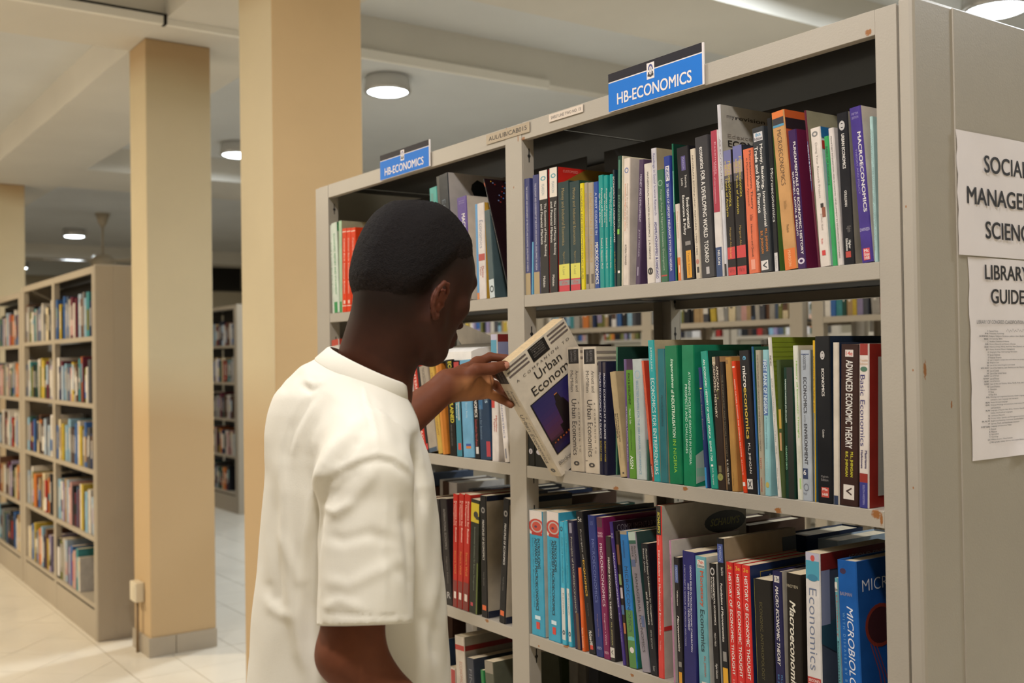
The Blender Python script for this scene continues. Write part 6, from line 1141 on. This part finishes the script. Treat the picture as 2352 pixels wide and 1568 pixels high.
# hair: a short cap grown from the skull, fading to nothing at the hairline
Hf = Field(np.arange(-1.52, -1.20, .0028), np.arange(.60, .95, .0028), np.arange(-.08, .23, .0028))
head(Hf, 0, False); Hf.cone(hp_(0, -.036, -.045), NB+ft*.004, .050, .056, .03)
X, Y, Z = np.meshgrid(Hf.x, Hf.y, Hf.z, indexing='ij', sparse=True)
dx, dy, dz = X-HC[0], Y-HC[1], Z-HC[2]
ly = (HM[0, 1]*dx+HM[1, 1]*dy+HM[2, 1]*dz)/HS; lz = (HM[0, 2]*dx+HM[1, 2]*dy+HM[2, 2]*dz)/HS
hz = np.interp(ly.ravel(), XS, YS).reshape(ly.shape); t_ = np.clip((lz-hz)/.06, 0, 1); t_ = t_*t_*(3-2*t_)
Hf.F = (Hf.F-(.0085*t_-.0025)).astype(np.float32)
HV, HQ = Hf.mesh(); HV = relax(HV, HQ, 1)
rs = np.random.RandomState(3); hn = vnormals(HV, HQ); HV = HV+hn*(rs.rand(len(HV), 1)-.5)*.0012
hm = mat('hair_short', '#17110f', rough=.8, bump=.9, bscale=600, spec=.2)
ho = npmesh('hair', HV+np.array([0, 0, EYE]), HQ, hm, person, OFF)
q_ = (HV-HC)@HM/HS; tt = np.clip((q_[:, 2]-np.interp(q_[:, 1], XS, YS)-.016)/.045, 0, 1)[:, None]
hc_ = np.array(hexc('#21150f'))*(1-tt)+np.array(hexc('#130e0d'))*tt; hc_ *= 1+(rs.rand(len(HV), 1)-.5)*.5
ca2 = ho.data.color_attributes.new('skin_tone', 'FLOAT_COLOR', 'POINT'); ca2.data.foreach_set('color', np.concatenate([hc_, np.ones((len(HV), 1))], 1).astype(np.float32).ravel())
nt2 = hm.node_tree; at2 = nt2.nodes.new('ShaderNodeAttribute'); at2.attribute_name = 'skin_tone'; nt2.links.new(at2.outputs['Color'], nt2.nodes['Principled BSDF'].inputs['Base Color'])

# ---------------- T-shirt: boxy, dropped shoulders, cut at neck, sleeves and hem
S_F = Field(np.arange(-1.93, -1.08, .004), np.arange(.44, 1.02, .004), np.arange(-.70, .06, .004))
def tor(f, levels):
    X, Y, Z = np.meshgrid(f.x, f.y, f.z, indexing='ij', sparse=True)
    zl = [l[0] for l in levels]; z = f.z
    cu = np.interp(z, zl, [l[1] for l in levels]); A_ = np.interp(z, zl, [l[2] for l in levels]); Wd = np.interp(z, zl, [l[3] for l in levels])
    # centre from the lateral coordinate on the picture side, at the trunk's depth
    dq = np.interp(z, zl, [l[4] for l in levels]); cx = (Fv[0]*dq+Rv[0]*cu)[None, None, :]; cy = (Fv[1]*dq+Rv[1]*cu)[None, None, :]
    x, y = X-cx, Y-cy; a = x*tr_[0]+y*tr_[1]; b = x*ft[0]+y*ft[1]
    A3, W3 = A_[None, None, :], Wd[None, None, :]
    e = 2.35; q = (np.abs(a/W3)**e+np.abs(b/A3)**e)**(1/e)
    d = (q-1)*np.minimum(A3, W3)*.95
    d = np.maximum(d, Z-.035)
    f.F = np.minimum(f.F, d).astype(np.float32)
def lv(v, uL, uR, w):
    D_ = 1.595 if v > 1000 else max(1.555, 1.555+(v-850)/150*.04)
    z = -(v-822)*.000650; c = ((uL+uR)/2-1176)/FPX*D_; hw = (uR-uL)/2/FPX*D_*.99; s, c2 = math.sin(math.radians(9)), math.cos(math.radians(9))
    a = math.sqrt(max(hw*hw-(w*s)**2, .002))/c2; return (z, c, a, w, D_)
LV = [lv(1930, 548, 1030, .200), lv(1568, 560, 1025, .172), lv(1400, 575, 1021, .165), lv(1300, 587, 1012, .165), lv(1200, 597, 1004, .165), lv(1100, 604, 994, .165), lv(1040, 609, 980, .160), lv(985, 619, 962, .145), lv(940, 634, 956, .125), lv(900, 655, 950, .105), lv(865, 696, 940, .084), lv(840, 722, 930, .072), lv(800, 752, 920, .062)]
tor(S_F, LV)
zc_ = S_F.z[None, None, :]; S_F.F = np.maximum(S_F.F, zc_+.030).astype(np.float32)
nkn = up+ft*.48-tr_*-.10; nkn = nkn/np.linalg.norm(nkn); NP = np.array(pD(843, 850, 1.556)); RC = .0635
S_F.cone(NP+nkn*.012, NP-nkn*.030, RC-.003, RC+.006, .03); S_F.cone(NP-nkn*.03, NP-nkn*.075-ft*.01, RC+.006, RC+.024, .05)
S_F.cone(NB+tr_*.055+up*-.030, SHR+up*.006+tr_*.012, .046, .060, .04); S_F.cone(NB-tr_*.055+up*-.030, SHL+up*.004, .046, .062, .04)
HEMR = pD(838, 1432, 1.365); HEMR = np.array(HEMR); sdir = HEMR-SHR; sdir /= np.linalg.norm(sdir)
S_F.cone(SHR+up*-.01+tr_*.006, SHR*.55+HEMR*.45+tr_*.002, .062, .0635, .012); 
def capped(f, a, b, ra, rb, p, n, k):
    R = max(ra, rb); sl, X, Y, Z = f.blk(np.minimum(a, b)-R, np.maximum(a, b)+R, k+.01); ba = b-a
    h = np.clip(((X-a[0])*ba[0]+(Y-a[1])*ba[1]+(Z-a[2])*ba[2])/(ba@ba), 0, 1)
    d = np.sqrt((X-a[0]-ba[0]*h)**2+(Y-a[1]-ba[1]*h)**2+(Z-a[2]-ba[2]*h)**2)-(ra+(rb-ra)*h)
    d = np.maximum(d, (X-p[0])*n[0]+(Y-p[1])*n[1]+(Z-p[2])*n[2]); f.put(sl, d, k)
capped(S_F, SHR*.55+HEMR*.45+tr_*.002, HEMR+sdir*.05, .0635, .0625, HEMR, sdir, .004)
HEML = SHL*.22+ELL*.78; ldir = (ELL-SHL)/np.linalg.norm(ELL-SHL)
capped(S_F, SHL, HEML+ldir*.05, .064, .062, HEML, ldir, .006)
SV, SQ = S_F.mesh(); SV = relax(SV, SQ, 2)
nrm = vnormals(SV, SQ)
# folds: creases defined along lines on the visible side (in picture-plane metres), as real relief
lat = SV@Rv; ht = SV@Uv; dep = SV@Fv; side = np.clip((nrm@-np.array(Fv)+.15)*2, 0, 1)
def pl(u, v, t=1.5): return np.array([(u-1176)/FPX*t, (784-v)/FPX*t])
def crease(pts, wd, amp, t=1.5):
    """amp>0 ridge, <0 valley, tapering to both ends"""
    global SV
    P = np.stack([lat/dep*t, ht/dep*t], 1); best = np.full(len(P), 9.); par = np.zeros(len(P)); n = len(pts)-1
    for i in range(n):
        a, b = pl(*pts[i], t), pl(*pts[i+1], t); ab = b-a; h = np.clip(((P-a)@ab)/(ab@ab), 0, 1); d = np.linalg.norm(P-a-h[:, None]*ab, axis=1)
        m = d < best; best[m] = d[m]; par[m] = (i+h[m])/n
    tp = np.clip(np.minimum(par, 1-par)*4+.15, 0, 1)
    SV = SV+nrm*(amp*np.exp(-(best/wd)**2)*tp*side)[:, None]
for pts, wd, amp in [
    ([(722, 905), (700, 935), (672, 985), (660, 1035), (655, 1110)], .007, -.004), ([(740, 905), (715, 950), (690, 1000), (672, 1050)], .008, .003),
    ([(655, 990), (650, 1080), (655, 1200), (665, 1330), (690, 1500), (715, 1568)], .010, .005), ([(635, 1090), (632, 1220), (640, 1330), (640, 1440)], .008, -.0035),
    ([(640, 900), (665, 870), (700, 850)], .008, -.003), ([(690, 880), (710, 895), (735, 880)], .005, -.004), ([(700, 870), (722, 885), (745, 872)], .004, .003), ([(800, 930), (770, 965), (735, 1000), (712, 1050)], .012, .003), ([(900, 930), (920, 985), (930, 1040)], .012, -.003), ([(770, 1010), (745, 1080), (720, 1150), (700, 1240), (694, 1330), (692, 1420), (700, 1520)], .010, .006), ([(740, 1115), (728, 1190), (716, 1280), (712, 1380), (716, 1480)], .009, -.009),
    ([(640, 1215), (662, 1260), (690, 1325), (705, 1345)], .009, .0025), ([(608, 1360), (622, 1395), (645, 1410), (690, 1415)], .008, .0025), ([(610, 1330), (618, 1365), (632, 1388)], .008, -.002),
    ([(850, 960), (810, 985), (775, 1030), (750, 1080), (738, 1130)], .011, .0065), ([(830, 1000), (795, 1035), (770, 1075)], .009, -.004),
    ([(935, 930), (950, 985), (962, 1040), (975, 1110)], .009, .006), ([(945, 1030), (958, 1080), (966, 1130), (968, 1180)], .006, -.006), ([(985, 1060), (975, 1150), (968, 1260), (955, 1380)], .012, .004),
    ([(925, 1150), (940, 1220), (948, 1300), (950, 1400)], .010, -.007), ([(1005, 1310), (985, 1400), (975, 1480), (985, 1568)], .010, .004), ([(960, 1400), (990, 1450), (1000, 1530)], .010, -.004),
    ([(880, 1060), (886, 1150), (884, 1250), (882, 1360), (884, 1425)], .0035, .0016), ([(750, 1200), (790, 1165), (840, 1110), (862, 1070)], .010, .0035), ([(745, 1230), (790, 1240), (850, 1225), (920, 1245)], .009, -.003),
    ([(760, 1150), (785, 1110), (835, 1075)], .008, -.003), ([(742, 1330), (800, 1345), (870, 1310), (930, 1280)], .010, .0025), ([(860, 1215), (890, 1290), (935, 1330)], .010, -.0022),
    ([(735, 1160), (775, 1175), (820, 1150)], .007, .003), ([(740, 1400), (780, 1380), (840, 1400)], .008, .0025)]:
    crease(pts, wd, amp)
rsn = lambda P: (np.sin(P[:, 0]*41+P[:, 2]*23+np.sin(P[:, 1]*37)*1.3)+np.sin(P[:, 2]*57-P[:, 1]*49+np.sin(P[:, 0]*71)))*.5
SV = SV+nrm*(rsn(SV)*.0011)[:, None]
# armhole seam and hem stitch lines of the near sleeve
nk0 = nkn; rel_ = SV-NP; h_ = rel_@nk0; rad_ = rel_-h_[:, None]*nk0; rr_ = np.linalg.norm(rad_, axis=1)+1e-9
w_ = np.clip(1-(-h_)/.045, 0, 1); w_ = w_*w_*(3-2*w_)*(h_ > -.045)*(h_ < .03)*(rr_ < .15)
SV = SV+rad_/rr_[:, None]*(w_*((RC+.0012+.45*np.clip(-h_, 0, 1))-rr_))[:, None]
seam = [(742, 1120), (752, 1098), (785, 1072), (830, 1052), (868, 1042), (905, 1050), (935, 1072), (950, 1092)]
crease(seam, .0050, .0020, 1.42); crease([(x, y+13) for x, y in seam], .0065, -.0030, 1.42)
crease([(835, 890), (846, 930), (860, 980), (869, 1040)], .0030, .0022, 1.45); crease([(828, 892), (839, 932), (853, 982), (861, 1042)], .0030, -.0012, 1.45)
crease([(737, 1404), (800, 1412), (870, 1414), (940, 1410)], .0018, -.0016, 1.36)
def cut(V, Q, cond, proj):
    """drop faces lying wholly beyond a plane; slide the cut vertices onto it"""
    c = cond(V); keep = ~c[Q].all(1); Q2 = Q[keep]; used = np.unique(Q2[c[Q2]]); V = V.copy(); V[used] = proj(V[used]); return V, Q2
def plane(p, n, near, rad):
    n = np.array(n, float); n /= np.linalg.norm(n)
    return (lambda V: (((V-p)@n) > 0) & (np.linalg.norm(V-near, axis=1) < rad)), (lambda V: V-((V-p)@n)[:, None]*n)
for (p, n, nr, rd) in ((NP, nkn, NP+up*.02, .115), (np.array([-1.4, .7, -.645]), -up, np.array([-1.4, .7, -.69]), 1.0)):
    c, pr = plane(p, n, nr, rd); SV, SQ = cut(SV, SQ, c, pr)
for (p, n) in ((HEMR, sdir), (HEML, ldir)):         # open the sleeve ends
    nm2 = vnormals(SV, SQ); rel = SV-p; hh = rel@n; rad = np.linalg.norm(rel-hh[:, None]*n, axis=1)
    capv = (np.abs(hh) < .006) & (rad < .078) & (nm2@n > .45)
    SQ = SQ[~capv[SQ].all(1)]; e_ = np.unique(SQ[capv[SQ]]); SV[e_] -= ((SV[e_]-p)@n)[:, None]*n
used = np.unique(SQ); rem = np.full(len(SV), -1); rem[used] = np.arange(len(used)); SV = SV[used]; SQ = rem[SQ]
def cloth():
    m = mat('cotton_cream', '#ebe5d6', rough=.9, bump=.25, bscale=1400, spec=.2)
    m.node_tree.nodes['Principled BSDF'].inputs['Sheen Weight'].default_value = .15
    return m
CL = cloth()
ts = npmesh('t_shirt', SV+np.array([0, 0, EYE]), SQ, CL, person, OFF); md = ts.modifiers.new('thick', 'SOLIDIFY'); md.thickness = .0026; md.offset = -1
# ribbed collar band
NPc = NP-nkn/np.linalg.norm(nkn)*.004; nk = nkn/np.linalg.norm(nkn); e1 = ft-nk*(ft@nk); e1 /= np.linalg.norm(e1); e2 = np.cross(nk, e1); CV = []; CF = []; nn_ = 96; pf = [(.0010, -.014), (.0030, -.011), (.0030, .010), (.0016, .0125), (-.0002, .0125), (-.0010, .010), (-.0010, -.010), (.000, -.014)]
cr = np.full(nn_, RC+.0008)
for k in range(nn_):
    a = 2*math.pi*k/nn_; dirv = e1*math.cos(a)+e2*math.sin(a)
    for i, (dr, dh) in enumerate(pf):
        CV.append(NPc+dirv*(cr[k]+dr-.45*(dh-.004)+.0016)+nk*dh+np.array([0, 0, EYE])-OFF)
m_ = len(pf)
for k in range(nn_):
    for i in range(m_): CF.append((k*m_+i, ((k+1) % nn_)*m_+i, ((k+1) % nn_)*m_+(i+1) % m_, k*m_+(i+1) % m_))
mesh('collar', CV, CF, CL, ts, None, True)
# trousers and shoes (below the frame)
Tz = Field(np.arange(-1.75, -1.12, .010), np.arange(.45, 1.0, .010), np.arange(-EYE+.03, -.50, .010))
Tz.ell(PEL+up*.04, (.148, .112, .14), TM, .05)
sh = mat('shoe_leather', '#2a2320', rough=.5); so = mat('shoe_sole', '#b8b0a4', rough=.8)
for s in (-1, 1):
    hip = PEL+tr_*s*.088+up*-.03; kn = np.array([*(PEL[:2]+tr_[:2]*s*.098+ft[:2]*.015), -EYE+.50]); an = np.array([*(PEL[:2]+tr_[:2]*s*.105+ft[:2]*-.01), -EYE+.09])
    Tz.cone(hip, kn, .096, .074, .05); Tz.cone(kn, an+up*.01, .074, .062, .03)
    f2 = Field(np.arange(an[0]-.16, an[0]+.24, .007), np.arange(an[1]-.14, an[1]+.26, .007), np.arange(-EYE+.012, -EYE+.15, .007))
    f2.cone(an+up*-.035+ft*-.02, an+up*.02, .042, .045, .02); f2.cone(an+up*-.045+ft*-.02, an+ft*.14+up*-.055, .040, .034, .03); f2.F = np.maximum(f2.F, -(f2.z[None, None, :]+EYE-.016)).astype(np.float32); f2.F = np.maximum(f2.F, (f2.z[None, None, :]+EYE-.13)).astype(np.float32)
    a, b = f2.mesh(); so_ = npmesh('shoe', a+np.array([0, 0, EYE]), b, sh, person, OFF)
    V2 = []; 
    for k in range(24):
        t = 2*math.pi*k/24; px = an+ft*(.06+.135*math.cos(t))+tr_*(.043*math.sin(t)*(1+.12*math.cos(t))); V2.append((px[0]-OFF[0], px[1]-OFF[1], .0)); 
    V2 += [(x, y, .018) for x, y, _ in V2]
    mesh('sole', V2, [tuple(range(24))[::-1], tuple(range(24, 48))]+[(k, (k+1) % 24, 24+(k+1) % 24, 24+k) for k in range(24)], so, so_)
a, b = Tz.mesh(); a = relax(a, b, 2); npmesh('trousers', a+np.array([0, 0, EYE]), b, mat('trouser_cloth', '#24242b', rough=.9), person, OFF)
